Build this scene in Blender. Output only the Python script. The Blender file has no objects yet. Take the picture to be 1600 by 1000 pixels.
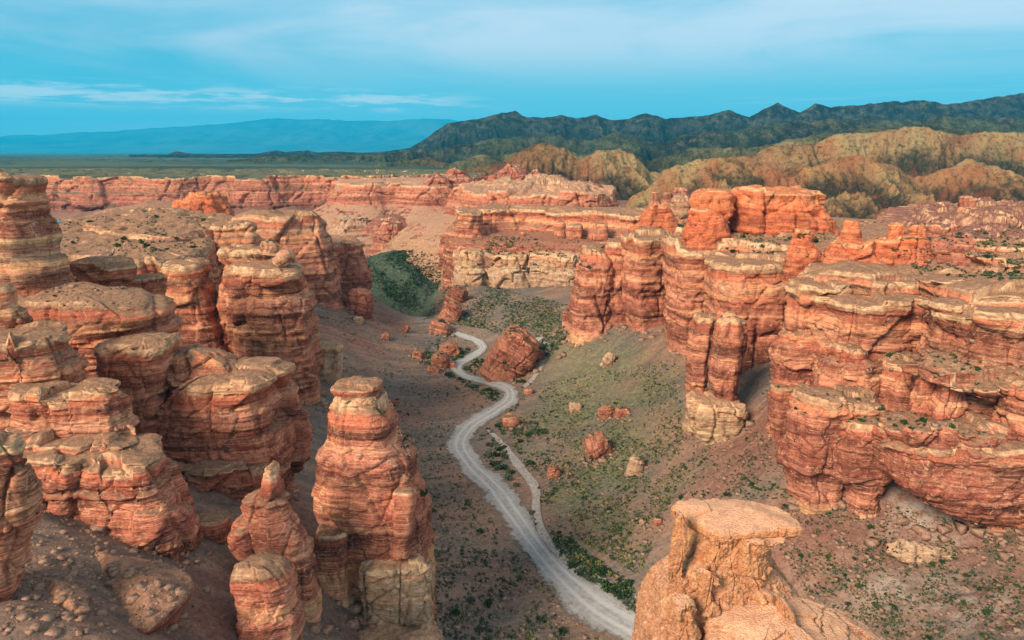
import bpy, math, random
import numpy as np
from math import radians, sin, cos, pi, atan2, tan

# ------------------------------------------------------------------ camera
F = 1067.0                       # focal length in photo pixels (1600 wide)
PITCH = radians(13.8)
H = 100.0                        # eye height above the canyon floor
sc = bpy.context.scene
C = sc.collection
cam_d = bpy.data.cameras.new('camera'); cam = bpy.data.objects.new('camera', cam_d); C.objects.link(cam)
cam_d.sensor_width = 36; cam_d.lens = 36 * F / 1600
cam_d.clip_start = 0.1; cam_d.clip_end = 200000
cam.location = (0, 0, H); cam.rotation_euler = (pi / 2 - PITCH, 0, 0)
sc.camera = cam

# ------------------------------------------------------------------ light
SUN_EL, SUN_AZ = radians(34), radians(-42)      # behind the camera, to the left
SD = (sin(SUN_AZ) * cos(SUN_EL), -cos(SUN_AZ) * cos(SUN_EL), sin(SUN_EL))
sun_d = bpy.data.lights.new('sun', 'SUN'); sun = bpy.data.objects.new('sun', sun_d); C.objects.link(sun)
sun_d.energy = 4.3; sun_d.angle = radians(20); sun_d.color = (1.0, 0.84, 0.67)
sun.rotation_euler = (pi / 2 - SUN_EL, 0, SUN_AZ)
sun.location = (60, -60, 220)
sc.view_settings.view_transform = 'Standard'; sc.view_settings.look = 'None'
sc.view_settings.exposure = 0.52; sc.view_settings.gamma = 1.0
sc.cycles.max_bounces = 6; sc.cycles.diffuse_bounces = 3; sc.cycles.volume_bounces = 1
sc.cycles.transparent_max_bounces = 8


class NT:
    """small helper to write node trees"""
    def __init__(s, tree):
        s.t = tree; s.t.nodes.clear()
    def n(s, typ, **kw):
        nd = s.t.nodes.new(typ)
        ins = kw.pop('ins', {})
        for k, v in kw.items(): setattr(nd, k, v)
        for k, v in ins.items():
            sk = nd.inputs[k]
            if isinstance(v, bpy.types.NodeSocket): s.t.links.new(v, sk)
            else: sk.default_value = v
        return nd
    def math(s, op, a, b=0.0, c=None, clamp=False):
        nd = s.t.nodes.new('ShaderNodeMath'); nd.operation = op; nd.use_clamp = clamp
        for i, v in enumerate((a, b, c)):
            if v is None: continue
            if isinstance(v, bpy.types.NodeSocket): s.t.links.new(v, nd.inputs[i])
            else: nd.inputs[i].default_value = v
        return nd.outputs[0]
    def mix(s, f, a, b, mode='MIX'):
        nd = s.t.nodes.new('ShaderNodeMix'); nd.data_type = 'RGBA'; nd.blend_type = mode
        for sk, v in ((nd.inputs[0], f), (nd.inputs[6], a), (nd.inputs[7], b)):
            if isinstance(v, bpy.types.NodeSocket): s.t.links.new(v, sk)
            elif isinstance(v, (int, float)): sk.default_value = v
            else: sk.default_value = (*v, 1) if len(v) == 3 else v
        return nd.outputs[2]
    def ramp(s, f, stops, interp='LINEAR'):
        nd = s.t.nodes.new('ShaderNodeValToRGB'); cr = nd.color_ramp; cr.interpolation = interp
        stops = stops[:32]
        while len(cr.elements) < len(stops): cr.elements.new(0.5)
        for e, (p, c) in zip(cr.elements, stops):
            e.position = p; e.color = (*c, 1) if not isinstance(c, (int, float)) else (c, c, c, 1)
        s.t.links.new(f, nd.inputs[0])
        return nd.outputs[0]
    def step(s, v, a, b):
        nd = s.t.nodes.new('ShaderNodeMapRange'); nd.interpolation_type = 'SMOOTHSTEP'
        s.t.links.new(v, nd.inputs[0]); nd.inputs[1].default_value = a; nd.inputs[2].default_value = b
        return nd.outputs[0]
    def noise(s, vec, scale, detail=4, rough=0.55, dist=0.0):
        nd = s.n('ShaderNodeTexNoise', ins={'Scale': scale, 'Detail': detail, 'Roughness': rough, 'Distortion': dist})
        if vec is not None: s.t.links.new(vec, nd.inputs['Vector'])
        return nd.outputs[0]
    def vmul(s, v, m):
        nd = s.t.nodes.new('ShaderNodeVectorMath'); nd.operation = 'MULTIPLY'
        s.t.links.new(v, nd.inputs[0]); nd.inputs[1].default_value = m
        return nd.outputs[0]


def lin(r, g, b):
    f = lambda c: (c / 255 / 12.92) if c / 255 <= 0.04045 else ((c / 255 + 0.055) / 1.055) ** 2.4
    return (f(r), f(g), f(b))


# ------------------------------------------------------------------ sky
world = bpy.data.worlds.new('World'); sc.world = world; world.use_nodes = True
w = NT(world.node_tree)
sky = w.n('ShaderNodeTexSky', sky_type='NISHITA', sun_disc=False, sun_elevation=SUN_EL, sun_rotation=pi - SUN_AZ, altitude=1000)
tc = w.n('ShaderNodeTexCoord')
sep = w.n('ShaderNodeSeparateXYZ', ins={0: tc.outputs['Generated']})
el = sep.outputs[2]
hz = w.math('SQRT', w.math('SUBTRACT', 1.0, w.math('MULTIPLY', el, el)))
# colours of the sky dome (linear radiance), from the horizon up
grad = w.ramp(w.math('ABSOLUTE', el), [(0.0, lin(196, 228, 240)), (0.035, lin(170, 220, 236)), (0.08, lin(112, 198, 222)), (0.12, lin(100, 190, 216)),
                     (0.17, lin(150, 200, 226)), (0.24, lin(176, 204, 226)), (0.4, lin(124, 132, 150)), (1.0, lin(92, 98, 112))])  # upper stops, out of view, are dimmed to deepen the shadows
# a veil of thin cloud, brighter to the upper right
az = w.math('ARCTAN2', sep.outputs[0], sep.outputs[1])
cv = w.n('ShaderNodeCombineXYZ', ins={0: w.math('MULTIPLY', az, 1.3), 1: w.math('MULTIPLY', el, 7.0), 2: 0.3})
veil = w.noise(cv.outputs[0], 1.6, 6, 0.55, 0.6)
vv = w.math('MULTIPLY', w.step(w.math('ADD', veil, w.math('MULTIPLY', az, 0.14)), 0.34, 0.62), w.step(el, 0.06, 0.15))
c1 = w.mix(w.math('MULTIPLY', vv, 0.92), grad, lin(216, 226, 240))
# darker blue patch at the upper left
dk = w.math('MULTIPLY', w.math('MULTIPLY', w.step(az, -0.15, -0.65), w.step(w.noise(cv.outputs[0], 1.1, 3), 0.35, 0.65)), w.step(w.math('ABSOLUTE', w.math('SUBTRACT', el, 0.12)), 0.09, 0.0))
c1 = w.mix(w.math('MULTIPLY', dk, 0.7), c1, lin(30, 150, 190))
# a row of small flat-based clouds near the horizon
cv2 = w.n('ShaderNodeCombineXYZ', ins={0: w.math('MULTIPLY', az, 9.0), 1: w.math('MULTIPLY', el, 75.0), 2: 1.7})
cl = w.noise(cv2.outputs[0], 1.0, 6, 0.6)
row = w.math('MULTIPLY', w.step(el, 0.048, 0.062), w.step(el, 0.090, 0.066))
left = w.step(az, 0.02, -0.16)
clm = w.math('MULTIPLY', w.math('MULTIPLY', w.step(cl, 0.44, 0.58), row), left)
c1 = w.mix(w.math('MULTIPLY', clm, 0.95), c1, lin(250, 250, 252))
cv3 = w.n('ShaderNodeCombineXYZ', ins={0: w.math('MULTIPLY', az, 5.0), 1: w.math('MULTIPLY', el, 190.0), 2: 4.7})
st3 = w.math('MULTIPLY', w.step(w.noise(cv3.outputs[0], 1.0, 4, 0.6), 0.52, 0.72), w.math('MULTIPLY', w.step(el, 0.01, 0.035), w.step(el, 0.11, 0.06)))
c1 = w.mix(w.math('MULTIPLY', st3, 0.45), c1, lin(200, 225, 238))
SKYK = 0.10                                            # strength of the background
dome = w.mix(1.0, c1, (0.84 / SKYK, 0.84 / SKYK, 0.80 / SKYK), 'MULTIPLY')
final = w.mix(0.12, dome, sky.outputs[0])
bg = w.n('ShaderNodeBackground', ins={'Color': final, 'Strength': SKYK})
w.n('ShaderNodeOutputWorld', ins={0: bg.outputs[0]})

# ------------------------------------------------------------------ numeric helpers
rng = np.random.default_rng(11)
PERM = rng.permutation(256).astype(np.int32); PERM = np.concatenate([PERM, PERM, PERM])
GR = rng.normal(size=(256, 3)).astype(np.float32); GR /= np.linalg.norm(GR, axis=1, keepdims=True)


def perlin(x, y, z):
    x, y, z = np.broadcast_arrays(np.asarray(x, np.float32), np.asarray(y, np.float32), np.asarray(z, np.float32))
    shp = x.shape; x = x.ravel(); y = y.ravel(); z = z.ravel()
    out = np.empty(x.shape, np.float32)
    for a in range(0, x.size, 200000):
        sl = slice(a, a + 200000)
        xx, yy, zz = x[sl], y[sl], z[sl]
        xf, yf, zf = np.floor(xx), np.floor(yy), np.floor(zz)
        xi = xf.astype(np.int32) & 255; yi = yf.astype(np.int32) & 255; zi = zf.astype(np.int32) & 255
        xx = xx - xf; yy = yy - yf; zz = zz - zf
        u = xx * xx * xx * (xx * (xx * 6 - 15) + 10); v = yy * yy * yy * (yy * (yy * 6 - 15) + 10); ww = zz * zz * zz * (zz * (zz * 6 - 15) + 10)
        res = 0
        for dx in (0, 1):
            A = PERM[xi + dx]; wx = u if dx else 1 - u
            for dy in (0, 1):
                B = PERM[A + yi + dy]; wy = wx * (v if dy else 1 - v)
                for dz in (0, 1):
                    g = GR[PERM[B + zi + dz]]
                    res = res + (g[:, 0] * (xx - dx) + g[:, 1] * (yy - dy) + g[:, 2] * (zz - dz)) * wy * (ww if dz else 1 - ww)
        out[sl] = res * 1.6
    return out.reshape(shp)


def fbm(x, y, z, o=4, g=0.5):
    s = 0; a = 1; t = 0
    for i in range(o):
        s = s + a * perlin(x * 2 ** i + 17.3 * i, y * 2 ** i + 5.1 * i, z * 2 ** i + 9.7 * i); t += a; a *= g
    return s / t * 1.3


def ridged(x, y, z, o=4, g=0.5):
    s = 0; a = 1; t = 0
    for i in range(o):
        s = s + a * (1 - np.minimum(1, 2.2 * np.abs(perlin(x * 2 ** i + 7.3 * i, y * 2 ** i + 3.1 * i, z * 2 ** i)))); t += a; a *= g
    return s / t


def worley(x, y, z, seed=0):
    """cell value in [-1, 1] and the distance between the two nearest cell centres"""
    x, y, z = np.broadcast_arrays(np.asarray(x, np.float32), np.asarray(y, np.float32), np.asarray(z, np.float32))
    shp = x.shape; x = x.ravel(); y = y.ravel(); z = z.ravel(); V = np.empty(x.shape, np.float32); E = np.empty(x.shape, np.float32)
    J = (GR * 0.36).astype(np.float32)
    for a in range(0, x.size, 200000):
        sl = slice(a, a + 200000); X, Y, Z = x[sl], y[sl], z[sl]
        bx, by, bz = np.floor(X - .5), np.floor(Y - .5), np.floor(Z - .5)
        f1 = np.full(X.shape, 9., np.float32); f2 = f1.copy(); val = np.zeros(X.shape, np.int32)
        for dx in (0, 1):
            for dy in (0, 1):
                for dz in (0, 1):
                    cx, cy, cz = bx + dx, by + dy, bz + dz
                    h = PERM[PERM[PERM[(cx.astype(np.int32) + seed) & 255] + (cy.astype(np.int32) & 255)] + (cz.astype(np.int32) & 255)]
                    j = J[h]; d = (cx + .5 + j[:, 0] - X) ** 2 + (cy + .5 + j[:, 1] - Y) ** 2 + (cz + .5 + j[:, 2] - Z) ** 2
                    n = d < f1; f2 = np.where(n, f1, np.minimum(f2, d)); val = np.where(n, h, val); f1 = np.where(n, d, f1)
        V[sl] = PERM[val + 77] / 127.5 - 1; E[sl] = np.sqrt(f2) - np.sqrt(f1)
    return V.reshape(shp), E.reshape(shp)


def sstep(a, b, x):
    t = np.clip((x - a) / (b - a), 0, 1); return t * t * (3 - 2 * t)


CP, SP = cos(PITCH), sin(PITCH)


def at_Y(px, py, Y):
    """world point on the ray of a photo pixel at forward distance Y"""
    a = (500.0 - py) / F; b = (px - 800.0) / F
    dy = CP + a * SP; dz = -SP + a * CP
    k = Y / dy
    return np.array([b * k, Y, H + dz * k])


def at_z(px, py, z):
    a = (500.0 - py) / F; b = (px - 800.0) / F
    dy = CP + a * SP; dz = -SP + a * CP
    k = (z - H) / dz
    return np.array([b * k, dy * k, z])


def x_of(px, Y, z):
    return (px - 800.0) / F * (Y * CP + (H - z) * SP)


def add_mesh(name, verts, faces, mat, parent=None, attrs=None, smooth=True, linked=True):
    me = bpy.data.meshes.new(name)
    verts = np.ascontiguousarray(verts, np.float32).reshape(-1, 3); faces = np.ascontiguousarray(faces, np.int32)
    k = faces.shape[1]
    me.vertices.add(len(verts)); me.vertices.foreach_set('co', verts.ravel())
    me.loops.add(faces.size); me.loops.foreach_set('vertex_index', faces.ravel())
    me.polygons.add(len(faces)); me.polygons.foreach_set('loop_start', np.arange(0, faces.size, k, dtype=np.int32))
    me.update(calc_edges=True)
    if smooth: me.polygons.foreach_set('use_smooth', np.ones(len(faces), bool))
    for an, av in (attrs or {}).items():
        a = me.attributes.new(an, 'FLOAT', 'POINT'); a.data.foreach_set('value', np.ascontiguousarray(av, np.float32).ravel())
    if mat is not None:
        me.materials.append(mat)
    o = bpy.data.objects.new(name, me)
    if linked: C.objects.link(o)
    if parent is not None: o.parent = parent
    return o


def tag(o, label=None, cat=None, group=None, kind=None):
    if label: o['label'] = label
    if cat: o['category'] = cat
    if group: o['group'] = group
    if kind: o['kind'] = kind
    return o


def grid_faces(R, N, wrap=False, off=0):
    i = np.arange(R - 1)[:, None]; j = np.arange(N if wrap else N - 1)[None, :]
    j2 = (j + 1) % N if wrap else j + 1
    a = i * N + j; b = i * N + j2; c = (i + 1) * N + j2; d = (i + 1) * N + j
    return np.stack([a, b, c, d], -1).reshape(-1, 4) + off


# ------------------------------------------------------------------ strata shared by every cliff
ltab_z = np.arange(-60, 180, 0.05)
_lr = random.Random(5)
edges = [-60.0]
while edges[-1] < 180: edges.append(edges[-1] + _lr.choice([0.5, 0.8, 1.2, 1.8, 2.4, 3.2, 4.4]) * _lr.uniform(0.8, 1.25))
edges = np.array(edges); lidx = np.searchsorted(edges, ltab_z, side='right') - 1
prot = np.array([(lambda v_: math.copysign(abs(v_) ** 2.2 * 1.25, v_))(_lr.uniform(-1, 1)) for _ in edges])
u = (ltab_z - edges[lidx]) / (edges[np.minimum(lidx + 1, len(edges) - 1)] - edges[lidx] + 1e-6)
bulge = np.sqrt(np.clip(1 - (2 * u - 1) ** 4, 0, 1))
LAY = prot[lidx] * 0.95 + bulge * 0.10 - 0.07 + 0.18 * (u - 0.5)
LAY = np.convolve(LAY, np.ones(4) / 4, 'same')
LID = lidx.astype(float)
thin = np.convolve(np.array([_lr.uniform(-1, 1) for _ in range(len(ltab_z) // 7 + 2)]).repeat(7)[:len(ltab_z)], np.ones(4) / 4, 'same')


def strat(x, y, z, dip, off):
    return z - off + dip[0] * x + dip[1] * y + 1.6 * perlin(x * 0.018, y * 0.018, 3.3) + 0.3 * perlin(x * 0.09, y * 0.09, z * 0.05)


def displace(x, y, z, st, amp, k=1.0, crack=1.0, seed=0.0, lay=1.0, blk=1.0):
    """outward displacement in metres: ledges, block set-backs, joints, roughness"""
    L = np.interp(st, ltab_z, LAY); T = np.interp(st, ltab_z, thin)
    m = np.clip(0.7 + 0.9 * perlin(x * 0.07 * k + seed, y * 0.07 * k, z * 0.05 * k), 0.1, 1.5)
    wz = st * 0.085 * k + 0.25 * perlin(x * .1 * k, y * .1 * k, 4.0)
    wx = x + 1.5 / k * perlin(x * .12 * k, y * .12 * k, z * .06); wy = y + 1.5 / k * perlin(y * .12 * k, x * .12 * k, z * .06 + 9)
    c1, e1 = worley(wx * 0.105 * k + seed, wy * 0.105 * k, wz, 3)
    c2, e2 = worley(wx * 0.27 * k + seed, wy * 0.27 * k, st * 0.36 * min(k, 1.6), 9)
    d = lay * (0.62 * L * m + 0.20 * T * np.clip(0.7 + perlin(x * .13, y * .13, z * .3), 0.1, 1.3))
    d = d + 1.25 * blk * c1 - 0.9 * crack * np.clip(1 - e1 / 0.08, 0, 1)
    d = d + 0.45 * blk * c2 - 0.30 * np.clip(1 - e2 / 0.10, 0, 1)
    d = d + 1.4 * perlin(x * 0.05 * k, y * 0.05 * k + seed, z * 0.012 * k) + 0.32 * fbm(x * 0.22 * k, y * 0.22 * k, z * 0.14 * k, 3)
    n = perlin(x * 0.075 * k + 31 + seed, y * 0.075 * k + 7, z * 0.010 * k + 3.0)
    d = d - crack * 2.4 * np.clip(1 - np.abs(n) / 0.030, 0, 1) ** 0.7 * sstep(-0.05, 0.25, perlin(x * .04 + 9, y * .04, z * .05))
    d = d + 0.20 * fbm(x * 0.9, y * 0.9, z * 1.9, 3)
    if k > 2.8: d = d + 0.30 * fbm(x * 1.3 * k, y * 1.3 * k, z * 1.6 * k, 4, .6)
    return d * amp


def rock(name, label, slices, zs, axis, mat, amp=1.0, res=0.3, hump=0.5, topvar=0.6, dip=(0, 0), off=0.0, k=1.0,
         crack=1.0, seed=0.0, cat='rock formation', group=None, parent=None, round_=0.8, topn=1.0, maxn=1500, maxm=420, lay=1.0, tilt=None, capd=None, blk=1.0):
    """a solid of stacked closed outlines (levels x points x 2), rising zs; the cap closes onto an axis"""
    S = np.asarray(slices, float); zs = np.asarray(zs, float)
    if zs[0] > zs[-1]: S = S[::-1]; zs = zs[::-1]
    for q in range(len(S)):
        p = S[q]; A = np.sum(p[:, 0] * np.roll(p[:, 1], -1) - np.roll(p[:, 0], -1) * p[:, 1])
        if A < 0: S = S[:, ::-1]; break
    # resample outlines by arc length of the mid level
    mid = S[len(S) // 2]; seg = np.linalg.norm(np.roll(mid, -1, 0) - mid, axis=1); per = seg.sum()
    N = int(np.clip(per / res, 48, maxn)); cs = np.concatenate([[0], np.cumsum(seg)])
    t = np.linspace(0, per, N, endpoint=False)
    S2 = np.empty((len(S), N, 2))
    for q in range(len(S)):
        cl = np.vstack([S[q], S[q][:1]])
        S2[q, :, 0] = np.interp(t, cs, cl[:, 0]); S2[q, :, 1] = np.interp(t, cs, cl[:, 1])
    M = int(np.clip((zs[-1] - zs[0]) / res, 14, maxm))
    v = np.linspace(0, 1, M); v = 1 - (1 - v) ** 1.12
    zr = zs[0] + (zs[-1] - zs[0]) * v
    P = np.empty((M, N, 2))
    iz = np.clip(np.searchsorted(zs, zr, side='right') - 1, 0, len(zs) - 2)
    f = ((zr - zs[iz]) / (zs[iz + 1] - zs[iz] + 1e-9))[:, None, None]
    P = S2[iz] * (1 - f) + S2[iz + 1] * f
    tg = np.roll(P, -3, 1) - np.roll(P, 3, 1)
    nr = np.stack([tg[..., 1], -tg[..., 0]], -1); nr /= np.linalg.norm(nr, axis=-1, keepdims=True) + 1e-9
    X, Y = P[..., 0], P[..., 1]
    def topf(a, b):
        cv, ce = worley(a * 0.13 * k + seed, b * 0.13 * k, 0.5, 21)
        return topvar * (0.8 * fbm(a * 0.12 * k + seed, b * 0.12 * k, 5.5, 3) + 1.15 * cv - 0.6)
    rim = topf(X[-1], Y[-1])
    Z = zr[:, None] + rim[None, :] * (v[:, None] ** 3)
    st = strat(X, Y, Z, dip, off)
    d = displace(X, Y, Z, st, amp, k, crack, seed, lay, blk)
    zt = zs[-1]
    a = np.clip((Z - (zt - round_)) / round_, 0, 1); d = d - round_ * 0.8 * (1 - np.sqrt(np.clip(1 - a * a, 0, 1)))
    X = X + nr[..., 0] * d; Y = Y + nr[..., 1] * d
    # cap
    a0, a1 = np.array(axis[0], float), np.array(axis[1], float); ab = a1 - a0; L2 = ab @ ab + 1e-9
    rimp = np.stack([X[-1], Y[-1]], -1)
    tt = np.clip(((rimp - a0) @ ab) / L2, 0, 1)
    A = a0 + tt[:, None] * ab
    K = int(np.clip(np.mean(np.linalg.norm(rimp - A, axis=1)) / (res * 1.3), 8, 150))
    s = (np.arange(1, K + 1) / K)[:, None]
    CX = rimp[None, :, 0] * (1 - s) + A[None, :, 0] * s; CY = rimp[None, :, 1] * (1 - s) + A[None, :, 1] * s
    top = topf(CX, CY)
    rz = rim[None, :] * (1 - sstep(0, 0.4, s)) + top * sstep(0, 0.4, s)
    CZ = zt + rz + hump * sstep(0, 1, s) + topn * sstep(0, .25, s) * (0.35 * fbm(CX * .25, CY * .25, 1.1, 4) + 0.06 * fbm(CX * 1.4, CY * 1.4, 2.2, 3))
    XX = np.vstack([X, CX]); YY = np.vstack([Y, CY]); ZZ = np.vstack([Z, CZ])
    st = np.vstack([st, strat(CX, CY, CZ, dip, off)])
    V = np.stack([XX, YY, ZZ], -1)
    if tilt is not None:
        c = np.array([S2[0][:, 0].mean(), S2[0][:, 1].mean(), (zs[0] + zs[-1]) / 2]); W = V - c
        a_, b_ = tilt
        W = np.stack([W[..., 0] * cos(b_) + W[..., 2] * sin(b_), W[..., 1], -W[..., 0] * sin(b_) + W[..., 2] * cos(b_)], -1)
        W = np.stack([W[..., 0], W[..., 1] * cos(a_) - W[..., 2] * sin(a_), W[..., 1] * sin(a_) + W[..., 2] * cos(a_)], -1)
        V = W + c
    Fc = grid_faces(M + K, N, wrap=True)
    if parent is not None:
        pl = np.array(parent.location); V = V - pl
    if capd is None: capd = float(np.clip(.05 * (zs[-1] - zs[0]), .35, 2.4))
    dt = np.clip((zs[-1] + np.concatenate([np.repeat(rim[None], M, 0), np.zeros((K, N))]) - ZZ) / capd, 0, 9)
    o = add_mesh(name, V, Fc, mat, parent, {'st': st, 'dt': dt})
    if parent is None: tag(o, label, cat, group)
    elif label: o['label'] = label
    return o


def superring(cx, cy, hx, hy, n=3.0, yaw=0.0, lob=0.06, seed=1, N=96, ph=None):
    rr = random.Random(seed); nc = rr.randint(9, 13) if lob > .03 else 16
    an = np.array([(q + rr.uniform(-.32, .32)) / nc * 2 * pi for q in range(nc)])
    c, s = np.cos(an), np.sin(an)
    r = (np.abs(c) ** n + np.abs(s) ** n) ** (-1 / n) * np.array([1 + lob * rr.uniform(-1.6, 1.0) for _ in range(nc)])
    cp = chaikin(np.stack([r * c, r * s], -1), 2, .2)
    cl = np.vstack([cp, cp[:1]]); cs = np.concatenate([[0], np.cumsum(np.linalg.norm(np.diff(cl, axis=0), axis=1))])
    tt = np.linspace(0, cs[-1], N, endpoint=False); r = 1; c = np.interp(tt, cs, cl[:, 0]); s = np.interp(tt, cs, cl[:, 1])
    x, y = r * c, r * s
    x = (x - (x.max() + x.min()) / 2) / ((x.max() - x.min()) / 2) * hx; y = (y - (y.max() + y.min()) / 2) / ((y.max() - y.min()) / 2) * hy
    return np.stack([cx + x * cos(yaw) - y * sin(yaw), cy + x * sin(yaw) + y * cos(yaw)], -1)


SEED = [0]
FOOT = []          # footprints, so that bushes keep off the rocks


def tower(name, label, Y, levels, ratio=0.8, n=3.0, yaw=0.0, lob=0.12, mat=None, deep=8, flare=1.12, amp=None, parent=None, res=None, minw=None, ybase=0.0, **kw):
    """levels: (photo y, left x, right x) from the top down, read at distance Y"""
    SEED[0] += 1; sd = SEED[0]
    zs, sl = [], []
    wm = None
    n = n + 1.0
    ws = []
    for (py, l, r) in levels:
        p = at_Y((l + r) / 2, py, Y); ws.append((x_of(r, Y, p[2]) - x_of(l, Y, p[2])) / 2)
    wmean = float(np.mean(ws))
    for (py, l, r), hw in zip(levels, ws):
        p = at_Y((l + r) / 2, py, Y)
        hy = ratio * (0.55 * hw + 0.45 * wmean)
        zs.append(p[2]); sl.append(superring(p[0], Y, hw, hy, n, yaw, lob, sd))
    c = sl[-1].mean(0)
    zs.append(zs[-1] - deep); sl.append((sl[-1] - c) * flare + c)
    if ybase:
        for q in range(len(sl)):
            sl[q] = sl[q] + np.array([0, -ybase * (zs[0] - zs[q]) / (zs[0] - zs[-1])])
    t0 = sl[0]; c = t0.mean(0); ext = (t0[:, 0].max() - t0[:, 0].min()) / 2, (t0[:, 1].max() - t0[:, 1].min()) / 2
    if ext[0] > ext[1]: ax = (c + [-(ext[0] - ext[1]), 0], c + [ext[0] - ext[1] + 1e-3, 0])
    else: ax = (c + [0, -(ext[1] - ext[0])], c + [0, ext[1] - ext[0] + 1e-3])
    if amp is None: amp = np.clip(wmean / 9, 0.25, 1.15)
    if res is None: res = max(0.0021 * Y, 0.02)
    FOOT.append((sl[-2].mean(0), ws[-1] * 1.05, ws[-1] * ratio))
    kk = kw.pop('k', float(np.clip(9 / wmean, 0.6, 4)))
    kw.setdefault('round_', min(0.45, wmean * 0.08)); rq = random.Random(sd * 7); kw.setdefault('dip', (rq.uniform(-.025, .025), rq.uniform(-.02, .02)))
    cc0 = sl[-1].mean(0); kw['off'] = kw.get('off', 0) + rq.uniform(-.5, .5) + kw['dip'][0] * cc0[0] + kw['dip'][1] * cc0[1]; kw.setdefault('hump', wmean * 0.04)
    kw.setdefault('topvar', min(1.6, wmean * .12)); kw.setdefault('topn', min(1.0, wmean * .08))
    return rock(name, label, sl, zs, ax, mat or M['rock'], amp=amp, res=res, seed=sd * 1.37, parent=parent, k=kk, **kw)


def chaikin(p, it=2, q=0.22):
    p = np.asarray(p, float)
    for _ in range(it):
        nx = np.roll(p, -1, 0); p = np.stack([p * (1 - q) + nx * q, p * q + nx * (1 - q)], 1).reshape(-1, 2)
    return p


def mesa(name, label, z, rim, profile, mat=None, Yr=200, amp=1.0, ax=None, res=None, **kw):
    """rim: photo pixels of the rim seen on the plane z, or ('d', x pixel, distance); profile: (z, outward metres)"""
    SEED[0] += 1
    pts = []
    for r in rim:
        if r[0] == 'd': pts.append((x_of(r[1], r[2], z), r[2]))
        elif r[0] == 'w': pts.append((r[1], r[2]))
        else: q = at_z(r[0], r[1], z); pts.append((q[0], q[1]))
    p = chaikin(pts); A = np.sum(p[:, 0] * np.roll(p[:, 1], -1) - np.roll(p[:, 0], -1) * p[:, 1])
    if A < 0: p = p[::-1]
    # dense resample
    cl = np.vstack([p, p[:1]]); seg = np.linalg.norm(np.diff(cl, axis=0), axis=1); cs = np.concatenate([[0], np.cumsum(seg)])
    N = 400; t = np.linspace(0, cs[-1], N, endpoint=False)
    p = np.stack([np.interp(t, cs, cl[:, 0]), np.interp(t, cs, cl[:, 1])], -1)
    w_ = 6; tg = np.roll(p, -w_, 0) - np.roll(p, w_, 0); nr = np.stack([tg[:, 1], -tg[:, 0]], -1); nr /= np.linalg.norm(nr, axis=1, keepdims=True)
    zs, sl = [z], [p]
    for (zz, o_) in profile: zs.append(zz); sl.append(p + nr * o_)
    if ax is None:
        c = p.mean(0); cov = np.cov((p - c).T); ev, evec = np.linalg.eigh(cov); m = evec[:, 1]
        pr = (p - c) @ m; pr2 = (p - c) @ evec[:, 0]; L = max(0.01, (pr.max() - pr.min()) / 2 - (pr2.max() - pr2.min()) / 2)
        ax = (c - m * L, c + m * L)
    kw.setdefault('hump', 1.0)
    if res is None: res = 0.0024 * Yr
    return rock(name, label, sl, zs, ax, mat or M['rock'], amp=amp, res=res, seed=SEED[0] * 1.37, **kw)


# ------------------------------------------------------------------ materials
M = {}


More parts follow.
